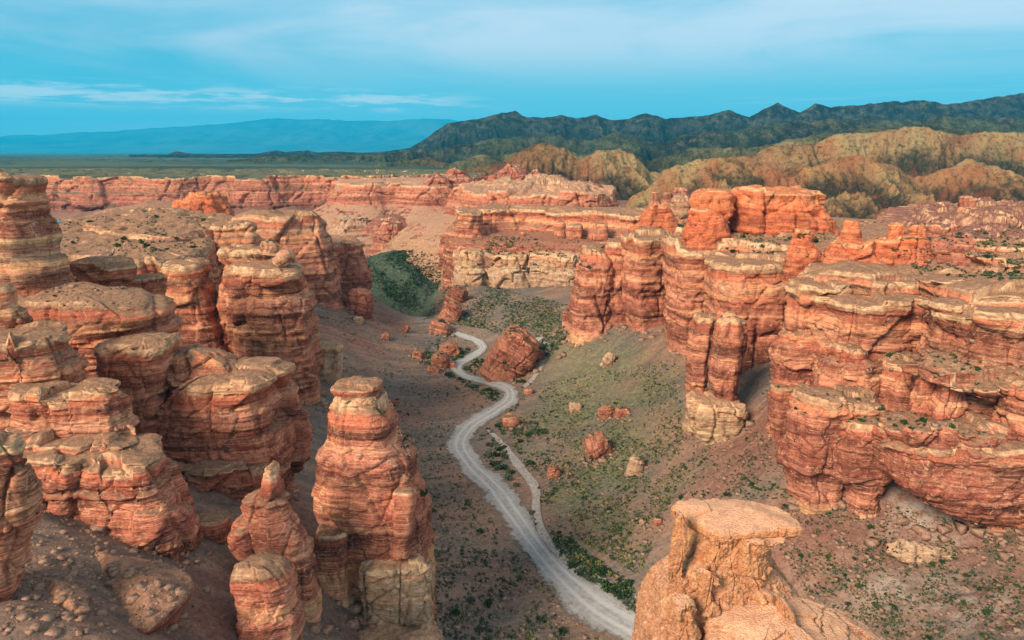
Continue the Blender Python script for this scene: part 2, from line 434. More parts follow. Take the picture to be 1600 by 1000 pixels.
def rock_material(name, ramp_st, dust, dust_amt=1.0, scale=1.0, bump=0.5, lam=0.5, sat=None, vein=0.5, cap=0.62, sandy=0.0, gam=1.66, val=1.22, hue=0.504, sat_=0.88):
    m = bpy.data.materials.new(name); m.use_nodes = True
    t = NT(m.node_tree)
    geo = t.n('ShaderNodeNewGeometry'); pos = geo.outputs['Position']
    at = t.n('ShaderNodeAttribute', attribute_name='st').outputs['Fac']
    sp = t.n('ShaderNodeSeparateXYZ', ins={0: pos})
    big = t.noise(t.vmul(pos, (0.035, 0.035, 0.06)), 1.0, 4, 0.6)
    warp = t.math('ADD', at, t.math('MULTIPLY', t.math('SUBTRACT', t.noise(t.vmul(pos, (.22, .22, .1)), 1.0, 4), 0.5), 1.1))
    base = t.ramp(t.math('DIVIDE', warp, 100.0), ramp_st)
    # fine lamination along the strata
    lv = t.n('ShaderNodeCombineXYZ', ins={0: t.math('MULTIPLY', sp.outputs[0], 0.035), 1: t.math('MULTIPLY', sp.outputs[1], 0.035), 2: warp})
    l1 = t.noise(lv.outputs[0], 0.55, 3, 0.65); l2 = t.noise(lv.outputs[0], 2.8 * scale, 5, 0.75)
    lamv = t.step(t.noise(t.vmul(pos, (.05, .05, .03)), 1.0, 2), .30, .62); lam = t.math('MULTIPLY', t.math('ADD', lamv, 0.45), lam)
    base = t.mix(t.math('MULTIPLY', t.step(l1, 0.50, 0.66), lam), base, lin(232, 188, 134))
    base = t.mix(t.math('MULTIPLY', t.step(l1, 0.47, 0.34), t.math('MULTIPLY', lam, 1.3)), base, lin(118, 72, 56))
    base = t.mix(t.math('MULTIPLY', t.step(l2, 0.52, 0.72), lam), base, lin(240, 208, 174))
    base = t.mix(t.math('MULTIPLY', t.step(l2, 0.47, 0.30), lam), base, lin(116, 72, 54))
    l0 = t.noise(lv.outputs[0], 0.17, 2, 0.5)
    base = t.mix(t.math('MULTIPLY', t.step(l0, 0.53, 0.58), t.math('MULTIPLY', lam, 0.8)), base, lin(206, 146, 122))
    base = t.mix(t.math('MULTIPLY', t.step(l0, 0.46, 0.41), t.math('MULTIPLY', lam, 0.9)), base, lin(136, 76, 64))
    l3 = t.noise(lv.outputs[0], 7.5 * scale, 3, 0.8)
    base = t.mix(t.math('MULTIPLY', t.step(l3, 0.50, 0.66), 0.42), base, lin(240, 208, 178))
    base = t.mix(t.math('MULTIPLY', t.step(l3, 0.48, 0.34), 0.52), base, lin(92, 52, 42))
    # blotches
    base = t.mix(t.math('MULTIPLY', t.step(big, 0.55, 0.75), 0.45), base, lin(196, 148, 112))
    base = t.mix(t.math('MULTIPLY', t.step(big, 0.45, 0.28), 0.4), base, lin(152, 88, 66))
    md = t.noise(t.vmul(pos, (0.5, 0.5, 0.35)), scale, 6, 0.7)
    base = t.mix(t.math('MULTIPLY', t.step(md, 0.50, 0.72), 0.45), base, lin(226, 178, 134))
    base = t.mix(t.math('MULTIPLY', t.step(md, 0.50, 0.30), 0.55), base, lin(102, 58, 44))
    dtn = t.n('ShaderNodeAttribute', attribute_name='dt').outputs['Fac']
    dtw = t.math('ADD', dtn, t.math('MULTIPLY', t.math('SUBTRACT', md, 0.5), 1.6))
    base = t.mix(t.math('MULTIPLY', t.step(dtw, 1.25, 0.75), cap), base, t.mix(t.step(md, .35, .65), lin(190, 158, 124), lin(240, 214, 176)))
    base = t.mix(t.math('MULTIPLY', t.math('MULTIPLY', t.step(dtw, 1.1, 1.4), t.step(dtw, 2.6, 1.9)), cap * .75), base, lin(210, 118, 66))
    # vertical water stains
    stn = t.noise(t.vmul(pos, (0.7, 0.7, 0.05)), 1.0, 4, 0.6)
    base = t.mix(t.math('MULTIPLY', t.step(stn, 0.56, 0.74), 0.35), base, lin(90, 52, 40))
    # pale mineral veins and joints
    vo = t.n('ShaderNodeTexVoronoi', feature='DISTANCE_TO_EDGE', ins={'Scale': 0.42 * scale, 'Vector': t.n('ShaderNodeVectorMath', operation='ADD', ins={0: t.vmul(pos, (1, 1, 0.8)), 1: t.n('ShaderNodeTexNoise', ins={'Scale': 0.8, 'Vector': pos}).outputs[1]}).outputs[0]}).outputs[0]
    vm = t.math('MULTIPLY', t.step(vo, 0.045, 0.0), t.step(t.noise(pos, 0.28, 3), 0.53, 0.62))
    base = t.mix(t.math('MULTIPLY', vm, vein), base, lin(236, 206, 176))
    # dust and sand lying on whatever faces up
    nz = t.n('ShaderNodeSeparateXYZ', ins={0: geo.outputs['Normal']}).outputs[2]
    dn = t.math('ADD', nz, t.math('MULTIPLY', t.math('SUBTRACT', md, 0.5), 0.5))
    dm = t.math('MULTIPLY', t.step(dn, 0.55 - sandy, 0.88 - sandy), dust_amt)
    dcol = t.mix(t.step(t.noise(pos, 0.9, 5, 0.7), 0.35, 0.7), dust, tuple(c * 1.45 for c in dust))
    peb = t.n('ShaderNodeTexVoronoi', ins={'Scale': 1.6, 'Vector': pos}).outputs[0]
    dcol = t.mix(t.math('MULTIPLY', t.step(peb, 0.22, 0.08), 0.35), dcol, tuple(c * 0.55 for c in dust))
    col = t.mix(dm, base, dcol)
    col = t.n('ShaderNodeGamma', ins={0: col, 1: gam}).outputs[0]
    col = t.n('ShaderNodeHueSaturation', ins={'Hue': hue, 'Saturation': sat_, 'Value': val, 'Color': col}).outputs[0]
    fine = t.noise(pos, 2.6 * scale, 6, 0.75)
    spk = t.math('SUBTRACT', fine, 0.5)
    col = t.mix(t.step(spk, 0.02, 0.16), col, t.mix(0.28, col, lin(226, 190, 150)))
    col = t.mix(t.step(spk, -0.02, -0.16), col, t.mix(0.35, col, lin(70, 42, 34)))
    hgt = t.math('ADD', t.math('ADD', t.math('MULTIPLY', fine, 0.45), t.math('MULTIPLY', l2, 0.55)), t.math('MULTIPLY', md, 0.7))
    hgt = t.math('SUBTRACT', hgt, t.math('MULTIPLY', vm, 0.15))
    bp = t.n('ShaderNodeBump', ins={'Strength': bump, 'Distance': 1.0, 'Height': hgt})
    b = t.n('ShaderNodeBsdfPrincipled', ins={'Base Color': col, 'Roughness': 0.92, 'Normal': bp.outputs[0]})
    b.inputs['Specular IOR Level'].default_value = 0.12
    t.n('ShaderNodeOutputMaterial', ins={0: b.outputs[0]})
    M[name] = m
    return m


cream, creamg = lin(214, 180, 132), lin(190, 172, 142)
orange, vivid = lin(212, 122, 66), lin(222, 112, 48)
redb, maroon, pink = lin(172, 84, 54), lin(140, 64, 48), lin(206, 134, 98)
tan_, greyt = lin(206, 162, 118), lin(156, 126, 100)
STOPS = [(0.0, lin(134, 108, 92)), (0.14, lin(150, 122, 100)), (0.165, creamg), (0.235, cream), (0.25, lin(204, 142, 108)), (0.27, lin(178, 102, 76)), (0.32, lin(152, 80, 64)),
         (0.36, lin(186, 104, 78)), (0.40, lin(208, 134, 102)), (0.43, lin(158, 84, 62)), (0.455, lin(196, 112, 80)), (0.48, lin(222, 160, 122)), (0.50, lin(184, 104, 74)), (0.53, lin(212, 132, 82)), (0.55, lin(164, 92, 64)), (0.57, lin(226, 168, 122)),
         (0.59, lin(220, 140, 86)), (0.61, lin(168, 100, 70)), (0.63, lin(216, 176, 134)), (0.645, lin(222, 154, 100)), (0.66, greyt), (0.675, lin(226, 200, 160)), (0.69, greyt), (0.70, lin(228, 194, 150)), (0.72, lin(214, 134, 80)), (0.77, lin(190, 108, 68)),
         (0.80, lin(228, 168, 112)), (0.84, lin(190, 124, 82)), (0.90, lin(206, 150, 100)), (1.0, lin(214, 150, 96))]
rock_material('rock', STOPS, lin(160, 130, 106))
far_st = [(0.0, lin(150, 120, 100)), (0.14, lin(178, 150, 122)), (0.24, lin(200, 168, 134)), (0.27, lin(150, 90, 84)), (0.34, lin(164, 92, 84)), (0.38, lin(202, 130, 106)),
          (0.45, lin(186, 106, 84)), (0.50, lin(216, 156, 122)), (0.54, lin(190, 104, 76)), (0.60, lin(222, 164, 124)), (0.63, lin(206, 116, 78)),
          (0.67, lin(216, 150, 108)), (0.69, cream), (0.72, lin(180, 160, 124)), (1.0, lin(150, 140, 110))]
rock_material('far_rock', far_st, lin(178, 146, 122), bump=0.8, lam=0.35, vein=0.1)
rock_material('rim_rock', far_st, lin(122, 124, 102), bump=.8, lam=.35, vein=.1)
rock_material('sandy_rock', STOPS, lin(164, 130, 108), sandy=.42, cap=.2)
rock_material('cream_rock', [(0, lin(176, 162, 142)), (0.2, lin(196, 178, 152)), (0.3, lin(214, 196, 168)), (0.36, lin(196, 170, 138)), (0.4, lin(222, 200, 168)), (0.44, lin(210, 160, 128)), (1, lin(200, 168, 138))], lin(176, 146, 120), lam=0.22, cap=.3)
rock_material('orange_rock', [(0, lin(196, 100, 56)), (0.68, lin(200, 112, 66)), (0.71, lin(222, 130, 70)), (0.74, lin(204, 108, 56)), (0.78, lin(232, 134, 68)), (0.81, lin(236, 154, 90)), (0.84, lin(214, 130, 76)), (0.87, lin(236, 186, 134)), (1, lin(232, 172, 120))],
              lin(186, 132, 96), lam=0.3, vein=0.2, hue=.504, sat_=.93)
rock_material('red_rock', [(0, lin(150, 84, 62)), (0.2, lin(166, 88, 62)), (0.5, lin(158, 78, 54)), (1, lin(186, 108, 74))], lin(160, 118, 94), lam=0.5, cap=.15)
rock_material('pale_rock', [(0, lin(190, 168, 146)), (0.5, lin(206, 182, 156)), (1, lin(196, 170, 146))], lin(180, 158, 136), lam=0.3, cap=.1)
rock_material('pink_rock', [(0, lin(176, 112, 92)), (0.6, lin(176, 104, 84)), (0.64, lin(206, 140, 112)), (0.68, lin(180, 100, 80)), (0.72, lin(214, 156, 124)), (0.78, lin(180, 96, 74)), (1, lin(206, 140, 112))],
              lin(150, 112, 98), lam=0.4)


def mat_ground():
    m = bpy.data.materials.new('ground'); m.use_nodes = True; t = NT(m.node_tree)
    geo = t.n('ShaderNodeNewGeometry'); pos = geo.outputs['Position']
    A = lambda n: t.n('ShaderNodeAttribute', attribute_name=n).outputs['Fac']
    n1 = t.noise(pos, 0.03, 6, 0.6); n2 = t.noise(pos, 0.35, 6, 0.7); n3 = t.noise(pos, 2.0, 5, 0.7)
    rot = t.n('ShaderNodeVectorRotate', rotation_type='Z_AXIS', ins={'Vector': pos, 'Angle': radians(-28)}).outputs[0]
    stk = t.noise(t.vmul(rot, (0.022, 0.17, 0.05)), 1.0, 7, 0.72, 0.8)
    col = t.mix(t.step(n1, 0.38, 0.62), lin(160, 126, 106), lin(134, 120, 108))
    col = t.mix(t.step(A('red'), 0.15, 0.85), col, lin(154, 110, 94))
    col = t.mix(t.math('MULTIPLY', t.step(stk, 0.50, 0.62), 0.55), col, lin(184, 146, 122))
    col = t.mix(t.math('MULTIPLY', t.step(stk, 0.48, 0.36), 0.6), col, lin(108, 98, 90))
    wh = t.math('MULTIPLY', A('white'), t.step(t.math('ADD', n2, t.math('MULTIPLY', stk, 0.5)), 0.60, 0.90))
    col = t.mix(wh, col, lin(188, 172, 158))
    gn = t.math('ADD', A('green'), t.math('MULTIPLY', t.math('SUBTRACT', t.math('ADD', n2, stk), 1.0), 1.1))
    gm = t.math('MULTIPLY', t.step(gn, 0.30, 0.85), t.step(t.noise(pos, 0.9, 4, .8), .36, .60))
    gcol = t.mix(t.step(n2, 0.40, 0.6), lin(90, 102, 78), lin(142, 142, 102))
    col = t.mix(t.math('MULTIPLY', t.step(A('green'), .1, .7), 0.32), col, lin(112, 118, 92))
    col = t.mix(t.math('MULTIPLY', gm, 0.85), col, gcol)
    col = t.mix(A('dark'), col, t.mix(t.step(n2, .35, .65), lin(46, 68, 58), lin(86, 104, 80)))
    n4 = t.noise(pos, 0.9, 7, 0.85)
    col = t.mix(t.math('MULTIPLY', t.step(n4, 0.51, 0.62), 0.45), col, lin(182, 154, 132))
    col = t.mix(t.math('MULTIPLY', t.step(n4, 0.49, 0.38), 0.5), col, lin(84, 72, 62))
    col = t.mix(t.math('MULTIPLY', t.step(n3, 0.52, 0.75), 0.4), col, lin(186, 152, 130))
    col = t.mix(t.math('MULTIPLY', t.step(n3, 0.46, 0.30), 0.5), col, lin(72, 56, 48))
    col = t.mix(A('plain'), col, t.mix(t.step(t.noise(t.vmul(pos, (0.0012, 0.004, 0.01)), 1.0, 6), 0.4, 0.6), lin(70, 88, 78), lin(108, 114, 92)))
    vo = t.n('ShaderNodeTexVoronoi', ins={'Scale': 0.7, 'Vector': pos}).outputs[0]
    col = t.mix(t.math('MULTIPLY', t.step(vo, 0.16, 0.06), 0.5), col, lin(196, 172, 150))
    col = t.n('ShaderNodeGamma', ins={0: col, 1: 1.2}).outputs[0]
    col = t.mix(1.0, col, (0.88, 0.97, 1.02), 'MULTIPLY')
    hg = t.math('ADD', t.math('MULTIPLY', n3, 0.35), t.math('ADD', n2, t.math('MULTIPLY', stk, 1.5)))
    bp = t.n('ShaderNodeBump', ins={'Strength': 0.55, 'Distance': 1.0, 'Height': hg})
    b = t.n('ShaderNodeBsdfPrincipled', ins={'Base Color': col, 'Roughness': 0.95, 'Normal': bp.outputs[0]})
    b.inputs['Specular IOR Level'].default_value = 0.1
    t.n('ShaderNodeOutputMaterial', ins={0: b.outputs[0]}); M['ground'] = m


mat_ground()


def mat_hills():
    m = bpy.data.materials.new('hills'); m.use_nodes = True; t = NT(m.node_tree)
    geo = t.n('ShaderNodeNewGeometry'); pos = geo.outputs['Position']
    hl = t.n('ShaderNodeAttribute', attribute_name='hl').outputs['Fac']
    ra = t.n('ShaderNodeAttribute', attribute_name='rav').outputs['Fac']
    n1 = t.noise(pos, 0.006, 6, 0.62); n2 = t.noise(pos, 0.03, 6, 0.7); n3 = t.noise(pos, 0.16, 4, 0.8)
    gold = t.mix(t.step(n1, 0.40, 0.60), lin(184, 166, 120), lin(176, 136, 98))
    gold = t.mix(t.math('MULTIPLY', t.step(n2, 0.52, 0.70), 0.7), gold, lin(206, 178, 120))
    gold = t.mix(t.math('MULTIPLY', t.step(n2, 0.46, 0.32), 0.7), gold, lin(116, 100, 70))
    gold = t.mix(t.math('MULTIPLY', t.step(t.noise(pos, 0.0045, 5, 0.6, 1.0), 0.56, 0.64), 0.45), gold, lin(178, 112, 80))
    green = t.mix(t.step(n2, 0.40, 0.62), lin(76, 88, 70), lin(118, 124, 92))
    green = t.mix(t.math('MULTIPLY', t.step(n1, 0.5, 0.62), 0.7), green, lin(70, 62, 52))
    dark = t.mix(t.step(n2, 0.40, 0.62), lin(48, 58, 60), lin(98, 104, 94))
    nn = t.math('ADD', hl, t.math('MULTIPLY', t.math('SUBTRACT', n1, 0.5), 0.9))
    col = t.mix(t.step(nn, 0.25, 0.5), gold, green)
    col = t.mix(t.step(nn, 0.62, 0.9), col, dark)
    col = t.mix(t.math('MULTIPLY', t.math('MULTIPLY', t.step(n2, .52, .62), t.step(n1, .42, .6)), t.math('MULTIPLY', t.step(nn, .5, .7), .7)), col, lin(124, 122, 96))
    col = t.mix(t.math('MULTIPLY', t.step(t.math('ADD', ra, t.math('MULTIPLY', t.math('SUBTRACT', n2, 0.5), 0.7)), 0.36, 0.62), 0.82), col, lin(50, 62, 56))  # scrub tone in ravines; also paints in their shade as darker colour
    col = t.mix(t.math('MULTIPLY', t.step(n3, 0.50, 0.34), 0.65), col, lin(54, 54, 38))
    col = t.mix(t.math('MULTIPLY', t.step(n3, 0.54, 0.70), 0.35), col, lin(190, 164, 116))
    rk = t.noise(pos, 0.022, 7, 0.75, 0.8)
    lowm = t.step(nn, 0.45, 0.25)
    col = t.mix(t.math('MULTIPLY', t.math('MULTIPLY', t.step(rk, 0.53, 0.62), lowm), 0.4), col, lin(176, 108, 74))
    col = t.mix(t.math('MULTIPLY', t.step(rk, 0.47, 0.38), 0.55), col, lin(76, 78, 56))
    col = t.n('ShaderNodeGamma', ins={0: col, 1: 1.25}).outputs[0]
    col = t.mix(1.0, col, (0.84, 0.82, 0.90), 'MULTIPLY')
    hg = t.math('ADD', t.math('MULTIPLY', n2, 16.0), t.math('MULTIPLY', n3, 3.0))
    bp = t.n('ShaderNodeBump', ins={'Strength': 0.8, 'Distance': 1.0, 'Height': hg})
    b = t.n('ShaderNodeBsdfPrincipled', ins={'Base Color': col, 'Roughness': 0.95, 'Normal': bp.outputs[0]})
    b.inputs['Specular IOR Level'].default_value = 0.05
    t.n('ShaderNodeOutputMaterial', ins={0: b.outputs[0]}); M['hills'] = m


mat_hills()


def simple(name, a, b_, scale=1.0, bump=0.4, rough=0.9, dist=0.2):
    m = bpy.data.materials.new(name); m.use_nodes = True; t = NT(m.node_tree)
    pos = t.n('ShaderNodeNewGeometry').outputs['Position']
    n = t.noise(pos, scale, 5, 0.7)
    col = t.mix(t.step(n, 0.36, 0.64), a, b_)
    bp = t.n('ShaderNodeBump', ins={'Strength': bump, 'Distance': dist, 'Height': n})
    b = t.n('ShaderNodeBsdfPrincipled', ins={'Base Color': col, 'Roughness': rough, 'Normal': bp.outputs[0]})
    b.inputs['Specular IOR Level'].default_value = 0.15
    t.n('ShaderNodeOutputMaterial', ins={0: b.outputs[0]}); M[name] = m
    return m


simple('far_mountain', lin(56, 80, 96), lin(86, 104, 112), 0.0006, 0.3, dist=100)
simple('leaf', lin(46, 66, 34), lin(72, 90, 46), 3.0, 0.1)
simple('leaf_dark', lin(30, 50, 30), lin(52, 74, 40), 3.0, 0.1)
simple('leaf_dry', lin(104, 104, 60), lin(140, 134, 78), 3.0, 0.1)
simple('leaf_grey', lin(70, 80, 66), lin(96, 104, 84), 3.0, 0.1)
simple('stone', lin(120, 92, 76), lin(164, 132, 110), 1.5, 0.3)
simple('pale_stone', lin(150, 128, 110), lin(196, 176, 154), 4.0, 0.2)
simple('twig', lin(84, 66, 50), lin(110, 88, 66), 5.0, 0.1)
simple('tent_fabric', lin(40, 170, 200), lin(60, 190, 215), 4.0, 0.05, 0.5)
simple('tent_door', lin(30, 90, 110), lin(40, 100, 120), 4.0, 0.05, 0.6)


def mat_road():
    m = bpy.data.materials.new('gravel_road'); m.use_nodes = True; t = NT(m.node_tree)
    pos = t.n('ShaderNodeNewGeometry').outputs['Position']
    uu = t.n('ShaderNodeAttribute', attribute_name='across').outputs['Fac']      # 0 centre .. 1 edge, signed
    al = t.n('ShaderNodeAttribute', attribute_name='along').outputs['Fac']
    n = t.noise(pos, 0.8, 6, 0.7); n0 = t.noise(pos, 0.12, 4)
    cv = t.n('ShaderNodeCombineXYZ', ins={0: t.math('MULTIPLY', uu, 9.0), 1: t.math('MULTIPLY', al, 0.10), 2: 0.0})
    sk = t.noise(cv.outputs[0], 1.0, 5, 0.6)
    au = t.math('ABSOLUTE', uu)
    ed = t.math('ADD', au, t.math('MULTIPLY', t.math('SUBTRACT', t.math('ADD', n, n0), 1.0), 1.25))
    col = t.mix(t.step(n, 0.35, 0.65), lin(150, 148, 144), lin(178, 178, 176))
    trk = t.step(t.math('ABSOLUTE', t.math('SUBTRACT', t.math('ABSOLUTE', t.math('ADD', uu, 0.0)), 0.24)), 0.13, 0.03)
    col = t.mix(t.math('MULTIPLY', trk, 0.6), col, lin(204, 206, 206))
    col = t.mix(t.math('MULTIPLY', t.step(sk, 0.45, 0.62), 0.35), col, lin(206, 204, 200))
    col = t.mix(t.math('MULTIPLY', t.step(ed, 0.55, 0.85), 0.9), col, t.mix(n, lin(118, 108, 100), lin(150, 136, 124)))
    col = t.mix(1.0, col, (0.74, 0.72, 0.69), 'MULTIPLY')
    bp = t.n('ShaderNodeBump', ins={'Strength': 0.4, 'Distance': 0.3, 'Height': t.math('ADD', n, sk)})
    b = t.n('ShaderNodeBsdfPrincipled', ins={'Base Color': col, 'Roughness': 0.95, 'Normal': bp.outputs[0]})
    tr = t.n('ShaderNodeBsdfTransparent')
    mx = t.n('ShaderNodeMixShader', ins={0: t.step(ed, 1.0, 0.62), 1: tr.outputs[0], 2: b.outputs[0]})
    t.n('ShaderNodeOutputMaterial', ins={0: mx.outputs[0]}); M['gravel_road'] = m


mat_road()

# ------------------------------------------------------------------ terrain
ROAD_PX = [(1180, 1120, -1), (1100, 1050, -1), (1000, 985, 0), (930, 945, 0), (860, 880, 0.3), (815, 820, 0.6), (775, 765, 1.0), (738, 728, 1.5), (718, 695, 2), (735, 665, 2.6),
           (775, 640, 3.2), (797, 622, 3.8), (790, 606, 4.4), (760, 597, 4.8), (728, 588, 5.2), (713, 577, 5.6), (722, 566, 6), (742, 555, 6.4), (754, 544, 6.8), (744, 534, 7.2), (728, 528, 7.6), (712, 523, 8)]
CTRL_PX = [(x, y, z) for x, y, z in ROAD_PX] + [
    (1075, 692, 17), (1150, 700, 22), (1240, 772, 20), (1320, 775, 21), (1400, 780, 21), (1500, 800, 23), (1600, 812, 25), (1700, 850, 27),
    (885, 520, 20), (960, 525, 23), (1040, 560, 22), (1070, 620, 20), (1180, 640, 26), (1215, 700, 25),
    (1190, 620, 30), (1205, 655, 27), (1160, 700, 20), (1540, 640, 44), (1470, 660, 41), (1340, 640, 40),
    (850, 480, 19), (800, 474, 18), (745, 474, 18), (722, 463, 18), (760, 466, 17.5), (800, 459, 18), (842, 447, 20), (885, 437, 23), (700, 442, 20), (690, 505, 12), (668, 497, 13), (760, 510, 12), (820, 510, 14),
    (900, 600, 7), (950, 650, 7), (1000, 640, 11), (880, 700, 3), (980, 720, 7), (1060, 740, 12), (900, 790, 2), (1000, 800, 5), (1100, 800, 12), (960, 880, 2),
    (1200, 850, 14), (1300, 850, 18), (1400, 850, 18), (1500, 880, 17), (1600, 900, 20), (1350, 930, 11), (1450, 960, 14), (1600, 1000, 20), (1250, 930, 8), (1200, 1000, 4), (1400, 1050, 10), (1600, 1150, 20),
    (577, 455, 24), (540, 455, 27), (500, 445, 31), (490, 480, 29), (600, 492, 17), (560, 500, 20), (640, 515, 12), (690, 530, 9), (620, 560, 11), (540, 560, 19), (500, 600, 23),
    (600, 610, 8), (560, 640, 13), (680, 620, 5), (640, 680, 4), (690, 740, 3), (670, 800, 3.5), (700, 860, 2.5), (780, 880, 1.5), (700, 960, 3), (800, 980, 1), (690, 1050, 3), (850, 1080, 1),
    (510, 690, 22), (480, 760, 25), (478, 830, 26), (500, 900, 24), (520, 960, 20), (600, 975, 13), (470, 980, 27), (560, 1040, 17), (460, 1060, 28), (660, 1100, 8),
    (330, 890, 38), (320, 960, 39), (250, 862, 40), (150, 832, 44.5), (50, 788, 49), (310, 880, 37), (150, 910, 46), (40, 880, 49), (0, 1000, 51), (150, 1000, 47), (280, 1000, 41), (340, 1040, 36), (100, 1100, 49), (400, 1100, 33), (330, 830, 38)]
CTRL_W = [(-150, 250, 40), (-110, 330, 45), (-260, 200, 55), (-120, 190, 42), (-90, 150, 38), (-200, 120, 48), (-260, 60, 54), (-140, 60, 54), (-200, 400, 55), (-112, 430, 18), (-60, 160, 24),
          (160, 250, 40), (200, 180, 42), (120, 330, 40), (250, 120, 42), (320, 200, 50), (60, 400, 24), (120, 450, 45), (300, 400, 50), (180, 100, 30), (200, 60, 26), (90, 40, 15), (0, 40, 10), (-60, 40, 30),
          (-52, 388, 2), (-62, 402, -6), (-72, 418, -10), (-75, 430, -13), (-75, 470, -20), (-95, 520, -20), (-75, 570, -18), (-88, 600, -18), (-115, 600, -18), (-45, 480, 14), (-48, 600, -10), (-40, 560, 0), (-10, 470, 14), (-10, 440, 14), (-35, 450, 14), (-150, 520, 20), (-100, 680, -5), (0, 620, 26), (60, 600, 34), (200, 600, 40), (320, 560, 42), (300, 500, 46), (-260, 560, 25), (-200, 680, 10), (40, 500, 22)]
cx_, cy_, cz_ = [], [], []
for (px, py, z) in CTRL_PX:
    p = at_z(px, py, z); cx_.append(p[0]); cy_.append(p[1]); cz_.append(z)
for (x, y, z) in CTRL_W: cx_.append(x); cy_.append(y); cz_.append(z)
cx_, cy_, cz_ = map(np.array, (cx_, cy_, cz_))
nC = len(cx_)


def tps_u(r2): return np.where(r2 > 0, 0.5 * r2 * np.log(r2 + 1e-12), 0)


_K = tps_u(((cx_[:, None] - cx_) ** 2 + (cy_[:, None] - cy_) ** 2) / 1e4) + np.eye(nC) * 0.02
_Pm = np.stack([np.ones(nC), cx_ / 100, cy_ / 100], 1)
_A = np.block([[_K, _Pm], [_Pm.T, np.zeros((3, 3))]])
_W = np.linalg.solve(_A, np.concatenate([cz_, np.zeros(3)]))

# road centre line in plan
rp = np.array([at_z(*p)[:2] for p in ROAD_PX])


def spline(p, n=24):
    p = np.vstack([2 * p[0] - p[1], p, 2 * p[-1] - p[-2]]); out = []
    for i in range(1, len(p) - 2):
        for s in np.linspace(0, 1, n, endpoint=False):
            out.append(0.5 * ((2 * p[i]) + (-p[i - 1] + p[i + 1]) * s + (2 * p[i - 1] - 5 * p[i] + 4 * p[i + 1] - p[i + 2]) * s * s + (-p[i - 1] + 3 * p[i] - 3 * p[i + 1] + p[i + 2]) * s ** 3))
    return np.array(out)


road_c = spline(rp); WASH_PX = [(764, 672, 2.2), (790, 700, 1.6), (812, 730, 1), (836, 765, .7), (838, 800, .5), (850, 840, .2), (880, 875, 0), (930, 910, -.2), (985, 945, -.3), (1040, 990, -.5)]
wash_c = spline(np.array([at_z(*p)[:2] for p in WASH_PX]))


def dist_line(x, y, line):
    d = np.full(x.shape, 1e9, np.float32)
    for a in line[::3]:
        d = np.minimum(d, (x - a[0]) ** 2 + (y - a[1]) ** 2)
    return np.sqrt(d)


def near_h(x, y):
    shp = x.shape; x = x.ravel().astype(np.float64); y = y.ravel().astype(np.float64); out = np.empty(x.shape)
    for a in range(0, x.size, 40000):
        sl = slice(a, a + 40000)
        r2 = ((x[sl, None] - cx_) ** 2 + (y[sl, None] - cy_) ** 2) / 1e4
        out[sl] = tps_u(r2) @ _W[:nC] + _W[nC] + _W[nC + 1] * x[sl] / 100 + _W[nC + 2] * y[sl] / 100
    return out.reshape(shp)


def ground_h(x, y, rough=True):
    x = np.asarray(x, float); y = np.asarray(y, float)
    h = np.clip(near_h(np.clip(x, -320, 340), np.clip(y, 10, 640)), -30, 66)
    # beyond: canyon bed to the left, plateau elsewhere
    u_ = x / np.maximum(y, 1)
    bed = -14 + 38 * sstep(620, 880, y) + 16 * (ridged(x * .011, y * .007, 1.0, 4) - .4) + 30 * sstep(-0.12, 0.02, u_)
    far = bed + (70 - bed) * sstep(930, 985, y + 40 * perlin(x * .004, 2.0, 2.0))
    plat = 70 - 32 * sstep(-0.12, 0.02, u_) * sstep(4500, 3000, y)
    far = np.where(y > 985, plat, np.minimum(far, plat + 20 * 0))
    h = h + (far - h) * sstep(560, 680, y)
    if rough:
        dr = np.minimum(dist_line(x, y, road_c), 100) if y.min() < 500 else np.full(x.shape, 100.)
        m = sstep(5, 16, dr)
        rill = ridged(x * 0.012 + 0.02 * y, y * 0.06, 0.0, 3) - 0.6
        h = h + m * (1.2 * fbm(x * .03, y * .03, 4.0, 4) + 1.6 * rill * sstep(6, 18, h) + 0.35 * fbm(x * .25, y * .25, 1.0, 3)) * (1 + sstep(900, 3000, y) * 3)
    return h


